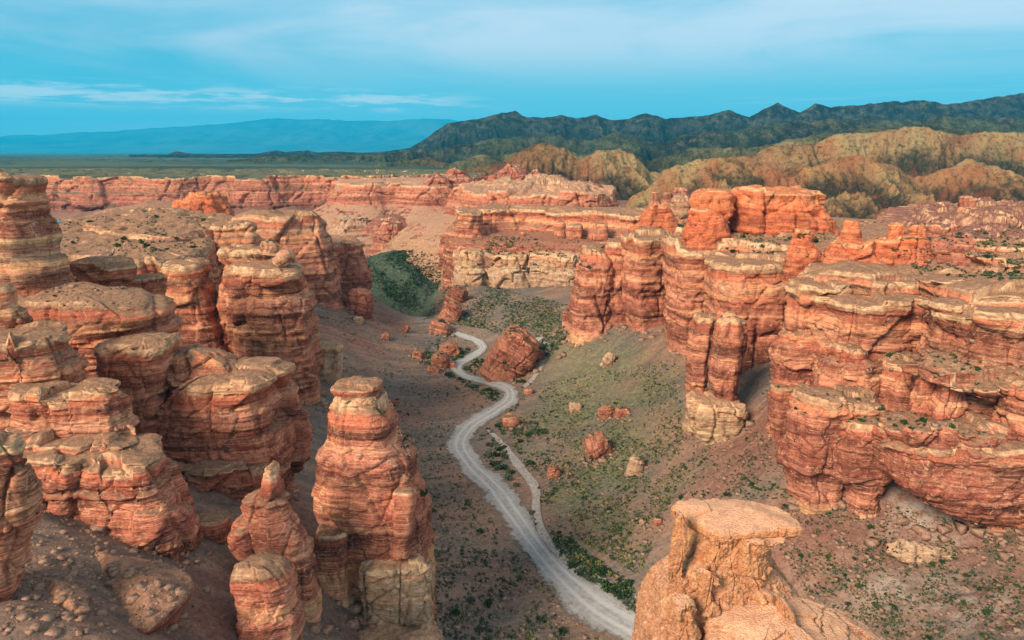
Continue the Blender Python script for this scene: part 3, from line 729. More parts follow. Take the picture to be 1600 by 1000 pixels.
def build_ground():
    ys = [6.0]
    while ys[-1] < 35000:
        y = ys[-1]; r = 0.0045 if y < 640 else (0.012 if y < 3000 else 0.05)
        if y < 60: r = 0.01
        ys.append(y + y * r)
    ys = np.array(ys); us = np.linspace(-1.25, 1.25, 620)
    X = us[None, :] * (ys[:, None] + 30); Y = np.repeat(ys[:, None], len(us), 1)
    Z = ground_h(X, Y)
    X = X.astype(float)

    def blob(lst):
        s = np.zeros(X.shape, np.float32)
        for (px, py, z, r, a) in lst:
            p = at_z(px, py, z); s = np.maximum(s, a * np.exp(-(((X - p[0]) ** 2 + (Y - p[1]) ** 2) / (r * r))))
        return s
    green = blob([(930, 600, 8, 22, 1), (900, 640, 5, 20, 1), (960, 690, 6, 16, .9), (1000, 620, 12, 18, .8), (1060, 650, 15, 14, .5), (900, 560, 12, 22, .7), (860, 500, 18, 24, .6),
                  (900, 780, 2, 12, .8), (950, 820, 2, 10, .7), (830, 700, 2, 10, .5), (1060, 760, 10, 10, .5), (840, 540, 9, 20, .6), (960, 740, 4, 14, .9), (780, 500, 14, 20, .4), (900, 850, 1, 8, .6)])
    red = blob([(1190, 660, 26, 14, .9), (1170, 690, 22, 12, .9), (1540, 640, 44, 10, .9), (1250, 840, 15, 16, .9), (1380, 830, 18, 14, .9), (1500, 860, 17, 14, .8), (1600, 950, 18, 14, .9), (640, 800, 4, 18, .6), (600, 500, 17, 20, .8), (540, 520, 22, 20, .8), (620, 640, 8, 14, .6),
                (1180, 720, 20, 14, .8), (1120, 760, 14, 12, .7), (480, 800, 26, 16, .8), (330, 900, 42, 14, 1), (560, 980, 16, 12, .6), (680, 900, 3, 10, .4), (700, 440, 24, 16, .8), (150, 850, 54, 20, .5)])
    white = blob([(1500, 960, 14, 9, 1), (1400, 930, 13, 7, .7), (490, 470, 30, 12, .5), (1440, 830, 18, 9, .9), (690, 510, 12, 8, .6), (670, 500, 12, 8, .7)])
    # dry gully bed by the track reads as pale gravel
    u_ = X / Y
    dark = (sstep(395, 420, Y) * sstep(620, 600, Y) * sstep(-0.09, -0.13, u_) * sstep(-0.30, -0.22, u_)).astype(np.float32)
    red = np.maximum(red, (sstep(640, 700, Y) * sstep(1000, 960, Y) * 0.8).astype(np.float32))
    plain = sstep(985, 1100, Y).astype(np.float32)
    o = add_mesh('ground', np.stack([X, Y, Z], -1), grid_faces(len(ys), len(us))[:, ::1], M['ground'], None,
                 {'green': green, 'red': red, 'white': white, 'dark': dark, 'plain': plain})
    tag(o, kind='structure')


build_ground()


def strip(name, c, width, mat, lift=0.12, n=17):
    tg = np.gradient(c, axis=0); nr = np.stack([tg[:, 1], -tg[:, 0]], -1); nr /= np.linalg.norm(nr, axis=1, keepdims=True) + 1e-9
    s = np.concatenate([[0], np.cumsum(np.linalg.norm(np.diff(c, axis=0), axis=1))])
    wv = width * (1 + 0.35 * perlin(s * 0.03, 0.5, 1.5)) * (1 - .42 * sstep(90, 230, s))
    us = np.linspace(-1, 1, n)
    P = c[:, None, :] + nr[:, None, :] * (us[None, :, None] * wv[:, None, None])
    z = ground_h(P[..., 0], P[..., 1]) + lift
    V = np.concatenate([P, z[..., None]], -1)
    o = add_mesh(name, V, grid_faces(len(c), n), mat, None, {'across': np.repeat(us[None], len(c), 0), 'along': np.repeat(s[:, None], n, 1)})
    return tag(o, kind='structure')


strip('road', road_c, 5.8, M['gravel_road'], 0.22)
def plain_gravel():
    m = bpy.data.materials.new('wash_gravel'); m.use_nodes = True; t = NT(m.node_tree)
    pos = t.n('ShaderNodeNewGeometry').outputs['Position']
    uu = t.n('ShaderNodeAttribute', attribute_name='across').outputs['Fac']
    n = t.noise(pos, 1.2, 6, 0.7); n0 = t.noise(pos, 0.15, 4)
    ed = t.math('ADD', t.math('ABSOLUTE', uu), t.math('MULTIPLY', t.math('SUBTRACT', t.math('ADD', n, n0), 1.0), 1.0))
    col = t.mix(t.step(n, 0.35, 0.65), lin(126, 118, 108), lin(170, 160, 150))
    b = t.n('ShaderNodeBsdfPrincipled', ins={'Base Color': col, 'Roughness': 0.95})
    mx = t.n('ShaderNodeMixShader', ins={0: t.step(ed, 0.95, 0.65), 1: t.n('ShaderNodeBsdfTransparent').outputs[0], 2: b.outputs[0]})
    t.n('ShaderNodeOutputMaterial', ins={0: mx.outputs[0]}); M['wash_gravel'] = m
plain_gravel()
strip('dry_wash', wash_c, 1.6, M['wash_gravel'], 0.34, 11)
path_c = spline(np.array([at_z(*p)[:2] for p in [(818, 598, 7), (836, 585, 8), (850, 570, 9), (857, 556, 10), (848, 546, 11), (836, 540, 11)]]))
strip('path', path_c, 1.6, M['wash_gravel'], 0.16, 9)

# ------------------------------------------------------------------ hills and mountains
SKY3 = [(560, 240), (600, 236), (640, 230), (660, 220), (680, 204), (700, 192), (725, 188), (745, 184), (770, 178), (805, 171), (822, 180), (850, 183), (876, 177), (900, 184), (932, 178), (955, 186), (980, 184), (1010, 174),
        (1040, 184), (1080, 181), (1110, 177), (1140, 170), (1170, 182), (1215, 159), (1250, 176), (1275, 159), (1300, 165), (1340, 162), (1400, 157), (1440, 155), (1480, 162), (1520, 156), (1560, 148), (1600, 143), (1700, 135)]
SKY2 = [(300, 250), (420, 240), (520, 239), (600, 238), (660, 228), (720, 222), (770, 212), (830, 205), (880, 208), (920, 216), (960, 205), (1000, 212), (1040, 216), (1100, 204), (1160, 200), (1200, 188), (1260, 186), (1320, 182), (1400, 184), (1460, 180), (1540, 178), (1600, 180), (1700, 176)]
SKY1 = [(420, 262), (560, 256), (640, 244), (670, 240), (700, 250), (740, 240), (790, 236), (850, 222), (885, 228), (905, 240), (940, 230), (980, 226), (1010, 244), (1040, 238), (1080, 224), (1130, 226), (1180, 220), (1230, 214), (1300, 206), (1340, 200), (1420, 196), (1460, 190), (1520, 196), (1600, 204), (1700, 200)]


def build_hills(name, sky, Yc, Wf, Wb, y0, y1, ncol, ratio, px0, px1, hl0, hl1, base=70, sp=160, amp=0.5, seed=0.0, cren=1.0, carve=30):
    ys = [y0]
    while ys[-1] < y1: ys.append(ys[-1] * (1 + ratio))
    ys = np.array(ys)
    pts = [at_Y(px, py, Yc) for px, py in sky]
    ux = np.array([p[0] / Yc for p in pts]); uz = np.array([p[2] for p in pts])
    us = np.linspace((px0 - 800) / F * 1.02, (px1 - 800) / F * 1.02, ncol)
    X = us[None, :] * ys[:, None]; Y = np.repeat(ys[:, None], ncol, 1)
    wx = X + sp * 1.1 * perlin(X / sp * .45 + seed, Y / sp * .35, 1.0) + 0.35 * (Y - Yc) * np.sign(perlin(X / sp * .12 + seed, .5, 9.0)) * 0.5
    Yl = Yc
    crest = np.interp(X / Yc, ux, uz)
    Wf = np.interp(X / Y, [(p[0] - 800) / F for p in Wf], [p[1] for p in Wf]) if isinstance(Wf, list) else Wf
    q = np.where(Y < Yl, (Y - (Yl - Wf)) / Wf, 1 - (Y - Yl) / Wb); q = np.clip(q, -0.3, 1)
    prof = np.where(q > 0, q ** 1.05, q)
    hh = crest - base
    crest = crest + hh * (.10 if Yc < 3000 else .035) * (ridged(X / sp * 1.6, .5, 3.0 + seed, 4) - .55); hh = crest - base
    rd = ridged(wx / sp + seed, (Y - Yc) / (sp * 2.0), 0.5 + seed, 4)            # spurs running toward the viewer
    g = 1 - np.abs(2 * np.clip(q, 0, 1) - 1)
    mod = (1 - amp * (1 - rd) ** .8 * sstep(1.0, 0.80, q) )
    Z = base - 12 + (hh + 12) * prof * mod
    rd2 = ridged(wx / sp * 3.3 + seed, Y / sp * 1.9, 2.5 + seed, 3, .6)
    Z = Z - hh * 0.24 * (1 - rd2) * sstep(1.0, .85, q) * np.clip(q * 3, 0, 1)
    wq = perlin(X / sp * .9 + seed, Y / sp * .5, 3.0)
    rdc = ridged(X / sp * 1.15 + .55 * wq + .25 * Y / sp, Y / sp * .42 + .3 * wq, 7.5 + seed, 5, .62)
    Z = Z - carve * ((1 - rdc) ** 1.2) * sstep(-.02, .22, q) * ((.16 if Yc < 3000 else .03) + .84 * sstep(1.0, .88, q))
    Z = Z + ((.3 if Yc < 3000 else .08) + .7 * sstep(1, .9, q)) * carve * .26 * (ridged(X / sp * 5 + wq, Y / sp * 3.5 + wq, 2.5, 4, .6) - .6)
    Z = Z + sstep(1, .8, q) * hh * 0.10 * fbm(X / sp * 2.2, Y / sp * 2.2, 3.0 + seed, 4) + hh * 0.03 * cren * (ridged(X / sp * 3.1, Y / sp * 3.1, 1.0, 4) - .6) + sstep(1., .9, q) * hh * .05 * fbm(X / 14 / (Yc / 800), Y / 14 / (Yc / 800), 6.0, 4)
    Z = Z - 90 * sstep(-.06, -.12, X / Y) * sstep(1000, 950, Y)
    hl = hl0 + (hl1 - hl0) * np.clip(q, 0, 1)
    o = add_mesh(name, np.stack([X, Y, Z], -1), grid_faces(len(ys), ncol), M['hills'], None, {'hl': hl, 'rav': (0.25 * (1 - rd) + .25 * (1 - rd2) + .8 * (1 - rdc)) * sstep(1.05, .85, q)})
    return tag(o, kind='structure')


SKYA = [(900, 352), (940, 335), (975, 318), (985, 300), (1010, 285), (1035, 262), (1060, 250), (1100, 240), (1150, 236), (1190, 246), (1225, 262), (1262, 252), (1300, 242), (1340, 236), (1390, 250), (1430, 268), (1470, 258), (1510, 246), (1560, 256), (1600, 270), (1700, 262)]
SKYB = [(560, 300), (600, 290), (660, 280), (700, 262), (730, 256), (780, 248), (820, 228), (850, 221), (880, 226), (905, 244), (930, 232), (965, 226), (990, 236), (1015, 262), (1040, 270), (1100, 250), (1200, 228), (1260, 216), (1320, 204), (1380, 198), (1440, 192), (1500, 200), (1600, 206), (1700, 200)]
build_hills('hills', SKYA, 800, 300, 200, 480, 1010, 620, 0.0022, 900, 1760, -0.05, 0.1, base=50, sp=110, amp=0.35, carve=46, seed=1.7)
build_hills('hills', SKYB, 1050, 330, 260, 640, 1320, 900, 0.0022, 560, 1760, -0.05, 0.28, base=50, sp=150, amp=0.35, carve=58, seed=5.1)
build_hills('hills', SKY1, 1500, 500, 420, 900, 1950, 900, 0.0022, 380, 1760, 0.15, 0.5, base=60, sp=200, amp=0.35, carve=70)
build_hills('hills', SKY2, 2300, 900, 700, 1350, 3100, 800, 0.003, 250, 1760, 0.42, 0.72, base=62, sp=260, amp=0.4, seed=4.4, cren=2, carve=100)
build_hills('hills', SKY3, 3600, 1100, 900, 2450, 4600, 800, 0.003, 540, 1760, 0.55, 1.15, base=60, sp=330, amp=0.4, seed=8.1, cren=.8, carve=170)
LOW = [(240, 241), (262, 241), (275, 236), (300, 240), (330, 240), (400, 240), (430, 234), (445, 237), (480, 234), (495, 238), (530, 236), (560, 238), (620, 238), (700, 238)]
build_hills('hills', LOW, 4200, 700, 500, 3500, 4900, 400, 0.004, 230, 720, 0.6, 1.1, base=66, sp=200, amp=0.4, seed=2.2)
FARM = [(-300, 214), (-120, 208), (0, 214), (31, 210), (70, 211), (115, 207), (160, 206), (200, 203), (265, 198), (310, 196), (360, 192), (406, 187), (437, 184), (465, 186), (500, 186), (560, 189), (610, 188), (668, 185), (720, 188), (800, 196), (900, 204), (1100, 215), (1700, 220)]


def far_mountains():
    Yc = 30000.0; pts = [at_Y(px, py, Yc) for px, py in FARM]
    ux = np.array([p[0] / Yc for p in pts]); uz = np.array([p[2] for p in pts])
    us = np.linspace(-1.05, 0.8, 800); ys = np.linspace(22000, 36000, 90)
    X = us[None, :] * Yc + 0 * ys[:, None]; Y = np.repeat(ys[:, None], 800, 1)
    q = np.clip(np.where(Y < Yc, (Y - 22000) / 8000, 1 - (Y - Yc) / 7000), 0, 1)
    crest = np.interp(X / Yc, ux, uz)
    rd = ridged(X / 2600, Y / 7000, 2.0, 4)
    Z = 40 + (crest - 40) * q ** 1.2 * (1 - 0.45 * (1 - rd) * sstep(1, .75, q)) + 60 * (ridged(X / 900, Y / 900, 1.0, 3) - .5) * q
    tag(add_mesh('mountains', np.stack([X, Y, Z], -1), grid_faces(90, 800), M['far_mountain']), kind='structure')


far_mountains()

GV = [(520, 420), (575, 402), (600, 393), (625, 391), (640, 392), (655, 390), (668, 392), (690, 402), (720, 410), (760, 420)]


def green_hill():
    Yc = 600.0; pts = [at_Y(px, py, Yc) for px, py in GV]
    ux = np.array([p[0] / Yc for p in pts]); uz = np.array([p[2] for p in pts])
    us = np.linspace(-.30, -.03, 260); ys = np.linspace(440, 720, 300)
    X = us[None, :] * ys[:, None]; Y = np.repeat(ys[:, None], 260, 1)
    q = np.where(Y < Yc, (Y - 440) / 160, 1 - (Y - Yc) / 120)
    crest = np.interp(X / Yc, ux, uz)
    rd = ridged((X + .35 * Y) / 34, (Y - .3 * X) / 120, 2.0, 3)
    Z = -8 + (crest + 8) * q - 9 * (1 - rd) * sstep(1, .8, q) + 1.5 * fbm(X / 12, Y / 12, 1.0, 3)
    one = np.ones(X.shape, np.float32); zero = one * 0
    tag(add_mesh('green_hill', np.stack([X, Y, Z], -1), grid_faces(300, 260), M['ground'], None, {'green': one, 'red': zero, 'white': zero, 'dark': one, 'plain': zero}), kind='structure')


green_hill()

# ------------------------------------------------------------------ haze
hb = [(x_, y_, z_) for z_ in (-40, 1900) for x_, y_ in ((-50000, -300), (50000, -300), (50000, 38000), (-50000, 38000))]
hm = bpy.data.materials.new('haze'); hm.use_nodes = True; t = NT(hm.node_tree)
pv = t.n('ShaderNodeVolumePrincipled', ins={'Color': (0.0, 0.62, 0.99, 1), 'Density': 0.000046, 'Anisotropy': 0.0})
t.n('ShaderNodeOutputMaterial', ins={1: pv.outputs[0]})
hz_ = add_mesh('haze', np.array(hb, float), np.array([(0, 3, 2, 1), (4, 5, 6, 7), (0, 1, 5, 4), (1, 2, 6, 5), (2, 3, 7, 6), (3, 0, 4, 7)]), hm, smooth=False)
tag(hz_, kind='stuff')


# ------------------------------------------------------------------ the cliffs, left side
LG = 'rock buttresses of the left canyon wall'
RGp = 'rock buttresses of the right canyon wall'
mesa('far_cliff', 'long far canyon wall banded pink and cream beyond the river gorge', 71,
     [('d', -260, 900), ('d', 0, 905), ('d', 100, 880), ('d', 190, 900), ('d', 260, 875), ('d', 330, 915), ('d', 400, 890), ('d', 480, 930), ('d', 560, 915), ('d', 640, 960), ('d', 760, 1010), ('d', 800, 1150), ('d', 500, 1300), ('d', -300, 1300)],
     [(66, 2), (52, 7), (50, 10), (36, 13), (34, 16), (26, 18), (20, 30), (8, 60)], mat=M['rim_rock'], Yr=900, amp=2.6, k=0.35, res=1.3, maxn=1900, topvar=2.2, hump=1, cat='cliff')
T = tower
# far benches and spires in front of the hills
mesa('bench_cliff', 'distant pink cliff band left of centre with a pale sloping top', 66,
     [('d', 520, 800), ('d', 560, 770), ('d', 620, 790), ('d', 660, 760), ('d', 720, 780), ('d', 760, 830), ('d', 700, 930), ('d', 540, 930)],
     [(58, 4), (50, 8), (44, 10), (38, 18), (20, 50), (-25, 110)], mat=M['far_rock'], Yr=760, amp=2.0, k=0.4, res=1.1, topvar=2, hump=4, cat='cliff', off=4)
mesa('bench_cliff', 'distant pale pink cliff with peaked badland slopes above it', 68,
     [('d', 700, 660), ('d', 740, 620), ('d', 800, 605), ('d', 860, 600), ('d', 920, 595), ('d', 948, 600), ('d', 965, 640), ('d', 940, 760), ('d', 740, 800)],
     [(60, 3), (54, 5), (46, 7), (43, 9), (34, 40), (-25, 110)], mat=M['far_rock'], Yr=600, amp=2.0, k=0.45, res=1.0, topvar=3, hump=10, topn=8, cat='cliff', off=3)
for i, (px, py0, py1, w0, w1, Y, lab) in enumerate([
        (800, 258, 294, 12, 104, 690, 'pale pink badland peak right of the golden slope'),
        (838, 266, 294, 8, 60, 685, 'small pale shoulder peak beside the pink badland peak'),
        (876, 275, 299, 8, 84, 675, 'low orange pyramid left of the big golden hill'),
        (922, 283, 301, 5, 62, 670, 'lowest orange pyramid at the foot of the golden hill'),
        (712, 262, 290, 8, 74, 800, 'small orange badland cone left of the pink peak'),
        (684, 270, 290, 6, 44, 780, 'tiny orange badland cone, leftmost of its row')]):
    T('badland_peak', lab, Y, [(py0, px - w0 / 2, px + w0 / 2), ((py0 + py1) / 2, px - (w0 + w1) / 3.4, px + (w0 + w1) / 3.4), (py1, px - w1 / 2, px + w1 / 2), (py1 + 10, px - w1 / 1.6, px + w1 / 1.6)],
      n=2.1, lob=0.16, mat=M['pink_rock'], res=0.9, amp=1.6, k=0.9, cat='badland peak', group='badland peaks below the hills')
T('slope_mound', 'pinkish rubble slope running down into the river gorge', 760, [(336, 590, 640), (346, 560, 680), (362, 530, 720), (385, 500, 740), (400, 490, 750)], n=.9, lob=.2, mat=M['pink_rock'], res=1.0, amp=2.0, k=.8, lay=.5, cat='slope', deep=30)
for (a, b, y0, y1, Y, mt, lab) in [(585, 640, 346, 398, 700, 'pink_rock', 'red and white badland knoll at the head of the green valley'), (512, 590, 340, 395, 740, 'pale_rock', 'whitish badland slope left of the red knoll'), (652, 712, 352, 398, 680, 'cream_rock', 'cream yellow bluff above the green valley')]:
    T('bluff', lab, Y, [(y0, a + 12, b - 14), (y0 + 14, a + 4, b - 6), (y1, a - 6, b + 4)], n=2.4, lob=.14, mat=M[mt], res=0.9, amp=1.8, k=.7, cat='bluff', deep=25, flare=1.25)

# central bluff at the bend of the canyon
mesa('cream_cliff', 'cream and yellow cliff at the end of the valley', 40.5,
     [('d', 706, 425), ('d', 740, 418), ('d', 765, 424), ('d', 800, 415), ('d', 835, 420), ('d', 870, 408), ('d', 892, 404), ('d', 940, 420), ('d', 930, 500), ('d', 715, 500)],
     [(33, 1), (24, 2.5), (12, 4), (-24, 8)], mat=M['cream_rock'], Yr=415, amp=1.5, k=0.8, res=0.7, topvar=1.6, hump=3, off=-2, cat='cliff', crack=1.6)
mesa('talus_shelf', 'red scree shelf dotted with shrubs above the cream cliff', 46,
     [('d', 712, 438), ('d', 780, 436), ('d', 850, 430), ('d', 920, 424), ('d', 960, 440), ('d', 940, 500), ('d', 720, 500)],
     [(43, 6), (39, 9), (-20, 12)], mat=M['red_rock'], Yr=430, amp=1.0, k=0.7, res=0.8, hump=2, topn=2, cat='slope')
mesa('rim_cliff', 'long orange rimmed cliff over the red scree shelf', 62.5,
     [('d', 716, 470), ('d', 760, 465), ('d', 800, 478), ('d', 860, 468), ('d', 900, 450), ('d', 950, 440), ('d', 1000, 430), ('d', 1060, 440), ('d', 1000, 486), ('d', 850, 500), ('d', 712, 496)],
     [(60, .5), (58, -0.5), (52, 2), (48, 6), (42, 10), (-24, 16)], Yr=460, amp=1.5, k=0.7, res=0.8, topvar=1.2, hump=2, cat='cliff', off=-3)
for (a, b, y0, y1, Y, lab) in [(716, 755, 331, 374, 452, 'square orange block at the left end of the valley end cliff'), (864, 883, 347, 374, 446, 'small hanging red block on the valley end cliff'), (884, 910, 350, 398, 438, 'larger red block jutting from the valley end cliff'),
                               (812, 822, 362, 382, 446, 'thin red knob on the scree shelf'), (795, 812, 386, 404, 428, 'squat red stub on the cream cliff edge'), (848, 868, 392, 408, 424, 'pale red block on the cream cliff edge'), (926, 950, 348, 400, 428, 'pale block next to the dark red cliff')]:
    T('rock_block', lab, Y, [(y0, a + 1, b - 1), (y0 + 6, a, b), (y1 - 4, a + 1, b), (y1, a + 3, b - 2)], n=4, deep=4, k=1.3, cat='rock block', group='blocks on the valley end cliff', off=-2)
T('cone_rock', 'bright orange beehive cone on the skyline of the right rim', 330, [(318, 1014, 1040), (322, 1010, 1046), (332, 1004, 1052), (345, 999, 1056), (356, 985, 1066)], n=2.5, mat=M['orange_rock'], k=1.6, crack=.3, cat='rock cone')
for (a, b, y0, y1, lab) in [(1016, 1030, 298, 322, 'small pale spire left of the orange cone'), (1034, 1052, 300, 320, 'jagged spire behind the orange cone'), (1050, 1080, 293, 316, 'orange toothed spire right of the cone')]:
    T('spire', lab, 520, [(y0, a + 3, b - 3), ((y0 + y1) / 2, a, b), (y1, a - 4, b + 4)], n=2.2, mat=M['pink_rock'], k=1.5, cat='spire', group='spires on the far right rim')
T('mound', 'grey green scree mound behind the orange cone', 480, [(306, 1056, 1074), (322, 1040, 1090), (345, 1020, 1110)], n=2, mat=M['far_rock'], k=1, cat='mound', off=-14)

# right wall from the far end to the near end
T('cliff_buttress', 'dark maroon cliff, leftmost of the right wall', 306, [(386, 912, 946), (400, 906, 962), (430, 897, 966), (470, 889, 968), (500, 881, 970), (522, 880, 972), (534, 876, 974)], ratio=1.3, n=3.5, group=RGp, cat='cliff', off=-3)
T('cliff_buttress', 'narrow dark red buttress with a flat head beside the maroon cliff', 303, [(374, 948, 982), (384, 943, 990), (430, 938, 990), (480, 934, 992), (520, 930, 994), (534, 925, 996)], ratio=1.2, n=3, group=RGp, cat='cliff', off=-3)
T('cliff_buttress', 'tall pale capped slab between two dark cracks', 292, [(361, 974, 1044), (366, 970, 1052), (385, 970, 1054), (420, 968, 1054), (470, 970, 1052), (500, 974, 1052), (522, 978, 1050), (540, 980, 1050)], ratio=1.1, n=6, group=RGp, cat='cliff', crack=.6)
T('cliff_buttress', 'tall red slab with a cream head right of the widest crack', 262, [(374, 1042, 1150), (380, 1037, 1156), (410, 1036, 1156), (440, 1037, 1156), (500, 1040, 1150), (560, 1046, 1150), (600, 1052, 1150), (620, 1052, 1150)], ratio=1.0, n=6, group=RGp, cat='cliff')
T('cliff_buttress', 'broad banded wall behind the twin pillars', 230, [(396, 1122, 1290), (402, 1116, 1300), (440, 1112, 1300), (480, 1112, 1300), (540, 1110, 1300), (600, 1110, 1300), (640, 1110, 1300), (660, 1110, 1300)], ratio=0.8, n=7, group=RGp, cat='cliff')
pp = T('pillar', 'shaded twin pillar, the left of the pair', 196, [(490, 1092, 1112), (500, 1084, 1116), (520, 1080, 1113), (560, 1076, 1106), (600, 1074, 1103), (630, 1073, 1102), (640, 1073, 1102)], ratio=1.3, n=2.6, group='twin pillars', cat='pillar', off=0)
pp = T('pillar', 'sunlit rounded twin pillar with a domed top, the right of the pair', 189, [(494, 1126, 1156), (500, 1120, 1165), (512, 1118, 1167), (540, 1116, 1166), (580, 1112, 1161), (610, 1110, 1157), (632, 1110, 1152)], ratio=0.95, n=2.5, mat=M['rock'], group='twin pillars', cat='pillar', crack=.3, off=-5, hump=2)
T('plinth', 'cracked cream and grey plinth under the twin pillars', 188, [(620, 1078, 1152), (632, 1073, 1156), (660, 1074, 1158), (680, 1090, 1162), (700, 1100, 1160)], ratio=.8, n=3, mat=M['cream_rock'], cat='rock plinth', k=1.6, off=-12)
mesa('rim_mesa', 'sandy mesa top of the right rim below the orange butte', 69.5,
     [('d', 1062, 277), ('d', 1128, 252), ('d', 1200, 236), ('d', 1262, 222), ('d', 1345, 202), ('d', 1420, 240), ('d', 1400, 330), ('d', 1120, 350), ('d', 1062, 300)],
     [(66, 1.5), (60, 2), (50, 3), (8, 5)], Yr=230, amp=1.2, res=0.7, hump=1.5, topn=2.0, cat='mesa')
bt = T('butte', 'large orange butte split by two black joints on the right rim', 268, [(293, 1145, 1270), (298, 1140, 1274), (312, 1136, 1274), (330, 1136, 1284), (345, 1140, 1296), (358, 1142, 1298), (370, 1150, 1300)], ratio=0.7, n=4, mat=M['orange_rock'], cat='butte', k=.9, topvar=1.6)
T('butte', 'rounded orange boulder block against the left end of the split butte', 262, [(297, 1088, 1140), (302, 1080, 1148), (318, 1078, 1149), (330, 1086, 1149), (338, 1098, 1144), (342, 1104, 1138)], ratio=.8, n=2.8, mat=M['orange_rock'], cat='butte', deep=1, k=1.2, crack=.5)
T('butte', 'low orange shoulder under the rounded block', 258, [(326, 1080, 1110), (334, 1076, 1126), (345, 1074, 1134), (362, 1068, 1142)], ratio=.8, n=2.8, mat=M['orange_rock'], cat='butte', k=1.2)
T('rock_stack', 'small orange tooth at the edge of the sandy rim', 205, [(359, 1242, 1264), (366, 1238, 1270), (380, 1234, 1272), (398, 1228, 1284)], n=2.6, mat=M['orange_rock'], cat='rock stack', k=2)
os_ = T('rock_stack', 'wide orange stack with a lumpy brown cap on the right rim', 186, [(372, 1308, 1434), (378, 1300, 1444), (392, 1294, 1448), (404, 1290, 1449), (408, 1286, 1449), (416, 1288, 1448), (424, 1300, 1448), (434, 1300, 1446)], ratio=.5, n=4, mat=M['orange_rock'], cat='rock stack', k=1.0)
for (a, b, y0, y1, lab) in [(1316, 1344, 345, 374, 'flat brown boulder on the left end of the orange stack'), (1388, 1414, 348, 374, 'rounded boulder in the middle of the orange stack'), (1424, 1446, 352, 376, 'small boulder on the right end of the orange stack')]:
    T('cap_boulder', lab, 186, [(y0, a + 5, b - 6), (y0 + 5, a, b), (y0 + 12, a + 2, b - 1), (y1, a - 4, b + 4)], n=2.6, mat=M['orange_rock'], cat='boulder', deep=1, k=2.2, group='boulders on the orange stack')

# big stepped bastion on the right
T('bastion', 'big stepped pale topped bastion of the right wall', 178, [(414, 1262, 1480), (420, 1250, 1486), (432, 1240, 1490), (440, 1250, 1484), (462, 1240, 1474), (486, 1236, 1470), (520, 1226, 1460)], ratio=.7, n=4, cat='rock bastion', lob=.07)
T('bastion', 'middle step of the right bastion with an orange bulge', 168, [(455, 1282, 1440), (462, 1276, 1446), (480, 1284, 1450), (500, 1268, 1446), (540, 1262, 1440), (600, 1260, 1440)], ratio=.7, n=3.5, cat='rock bastion', lob=.08)
T('bastion', 'upper left corner block of the right bastion with a yellow rim', 172, [(438, 1240, 1330), (446, 1237, 1334), (456, 1248, 1330), (470, 1241, 1328), (500, 1238, 1320), (512, 1240, 1320), (520, 1222, 1320), (536, 1208, 1316), (560, 1206, 1300), (572, 1212, 1290), (600, 1206, 1286), (640, 1204, 1270), (690, 1206, 1262)], ratio=.8, n=3.2, cat='rock bastion')
T('bastion', 'knobbed ledge block with shrubs behind it', 156, [(534, 1304, 1340), (542, 1300, 1348), (556, 1304, 1352), (566, 1284, 1376), (590, 1276, 1390), (608, 1268, 1386), (622, 1260, 1384)], ratio=.8, n=2.8, cat='rock bastion', k=1.2)
T('bastion', 'rounded red drum under a grey ledge on the right slope', 148, [(610, 1250, 1356), (618, 1246, 1366), (630, 1242, 1372), (640, 1238, 1340), (680, 1232, 1330), (704, 1230, 1326), (722, 1226, 1320), (750, 1232, 1310), (775, 1240, 1310)], ratio=.8, n=2.6, cat='rock bastion', k=1.2, crack=.4, off=-4)
T('bastion', 'fat red drum with a pale foot beside the overhung slab', 143, [(648, 1312, 1390), (655, 1306, 1398), (668, 1304, 1400), (690, 1294, 1402), (712, 1292, 1402), (730, 1298, 1396), (752, 1306, 1388), (770, 1318, 1380)], ratio=.9, n=2.5, cat='rock bastion', k=1.2, crack=.4, off=-4)
T('bastion', 'shadowed red wall in the recess right of the knobbed ledge', 153, [(556, 1384, 1452), (566, 1378, 1456), (600, 1370, 1456), (640, 1362, 1456), (680, 1356, 1450)], n=3.4, cat='rock bastion')
T('bastion', 'narrow grey foot buttress left of the red drums', 170, [(600, 1206, 1250), (640, 1200, 1252), (680, 1204, 1240), (700, 1210, 1236)], ratio=.9, n=3, cat='rock bastion', k=1.4, off=-2)
# right hand near wall
T('near_wall', 'pale layered headland at the right edge of the photo', 158, [(438, 1490, 1720), (446, 1462, 1730), (456, 1452, 1740), (470, 1456, 1740), (500, 1440, 1740), (540, 1430, 1740), (600, 1420, 1740)], ratio=.7, n=3.6, cat='rock headland', lob=.07)
T('near_wall', 'yellow rimmed block in front of the pale headland', 148, [(478, 1476, 1700), (486, 1470, 1710), (500, 1474, 1710), (520, 1482, 1710), (545, 1470, 1710), (556, 1452, 1700), (566, 1456, 1700), (590, 1462, 1700)], ratio=.6, n=3.6, cat='rock headland', lob=.06)
T('near_wall', 'left nose of the pale headland with a cream lip', 150, [(470, 1452, 1530), (478, 1446, 1534), (490, 1470, 1534), (520, 1460, 1530), (560, 1450, 1520), (620, 1440, 1520)], ratio=.7, n=3, cat='rock headland', k=1.3)
T('overhang', 'grey brimmed overhanging ledge above two short columns', 140, [(566, 1446, 1640), (574, 1430, 1650), (586, 1432, 1650), (597, 1460, 1640), (606, 1500, 1640)], ratio=.55, n=3.2, cat='rock ledge', deep=1, flare=.9, k=1.2)
T('column', 'shaded short column left of the bright one under the overhang', 141, [(586, 1434, 1462), (600, 1430, 1464), (630, 1422, 1462), (655, 1414, 1460), (668, 1410, 1462)], n=3, cat='rock column', group='columns under the overhang', k=2, deep=4)
T('column', 'bright hourglass column under the overhang', 138, [(596, 1464, 1516), (606, 1466, 1510), (630, 1454, 1508), (645, 1450, 1508), (662, 1452, 1504), (676, 1440, 1512)], n=3, cat='rock column', group='columns under the overhang', k=2, deep=4)
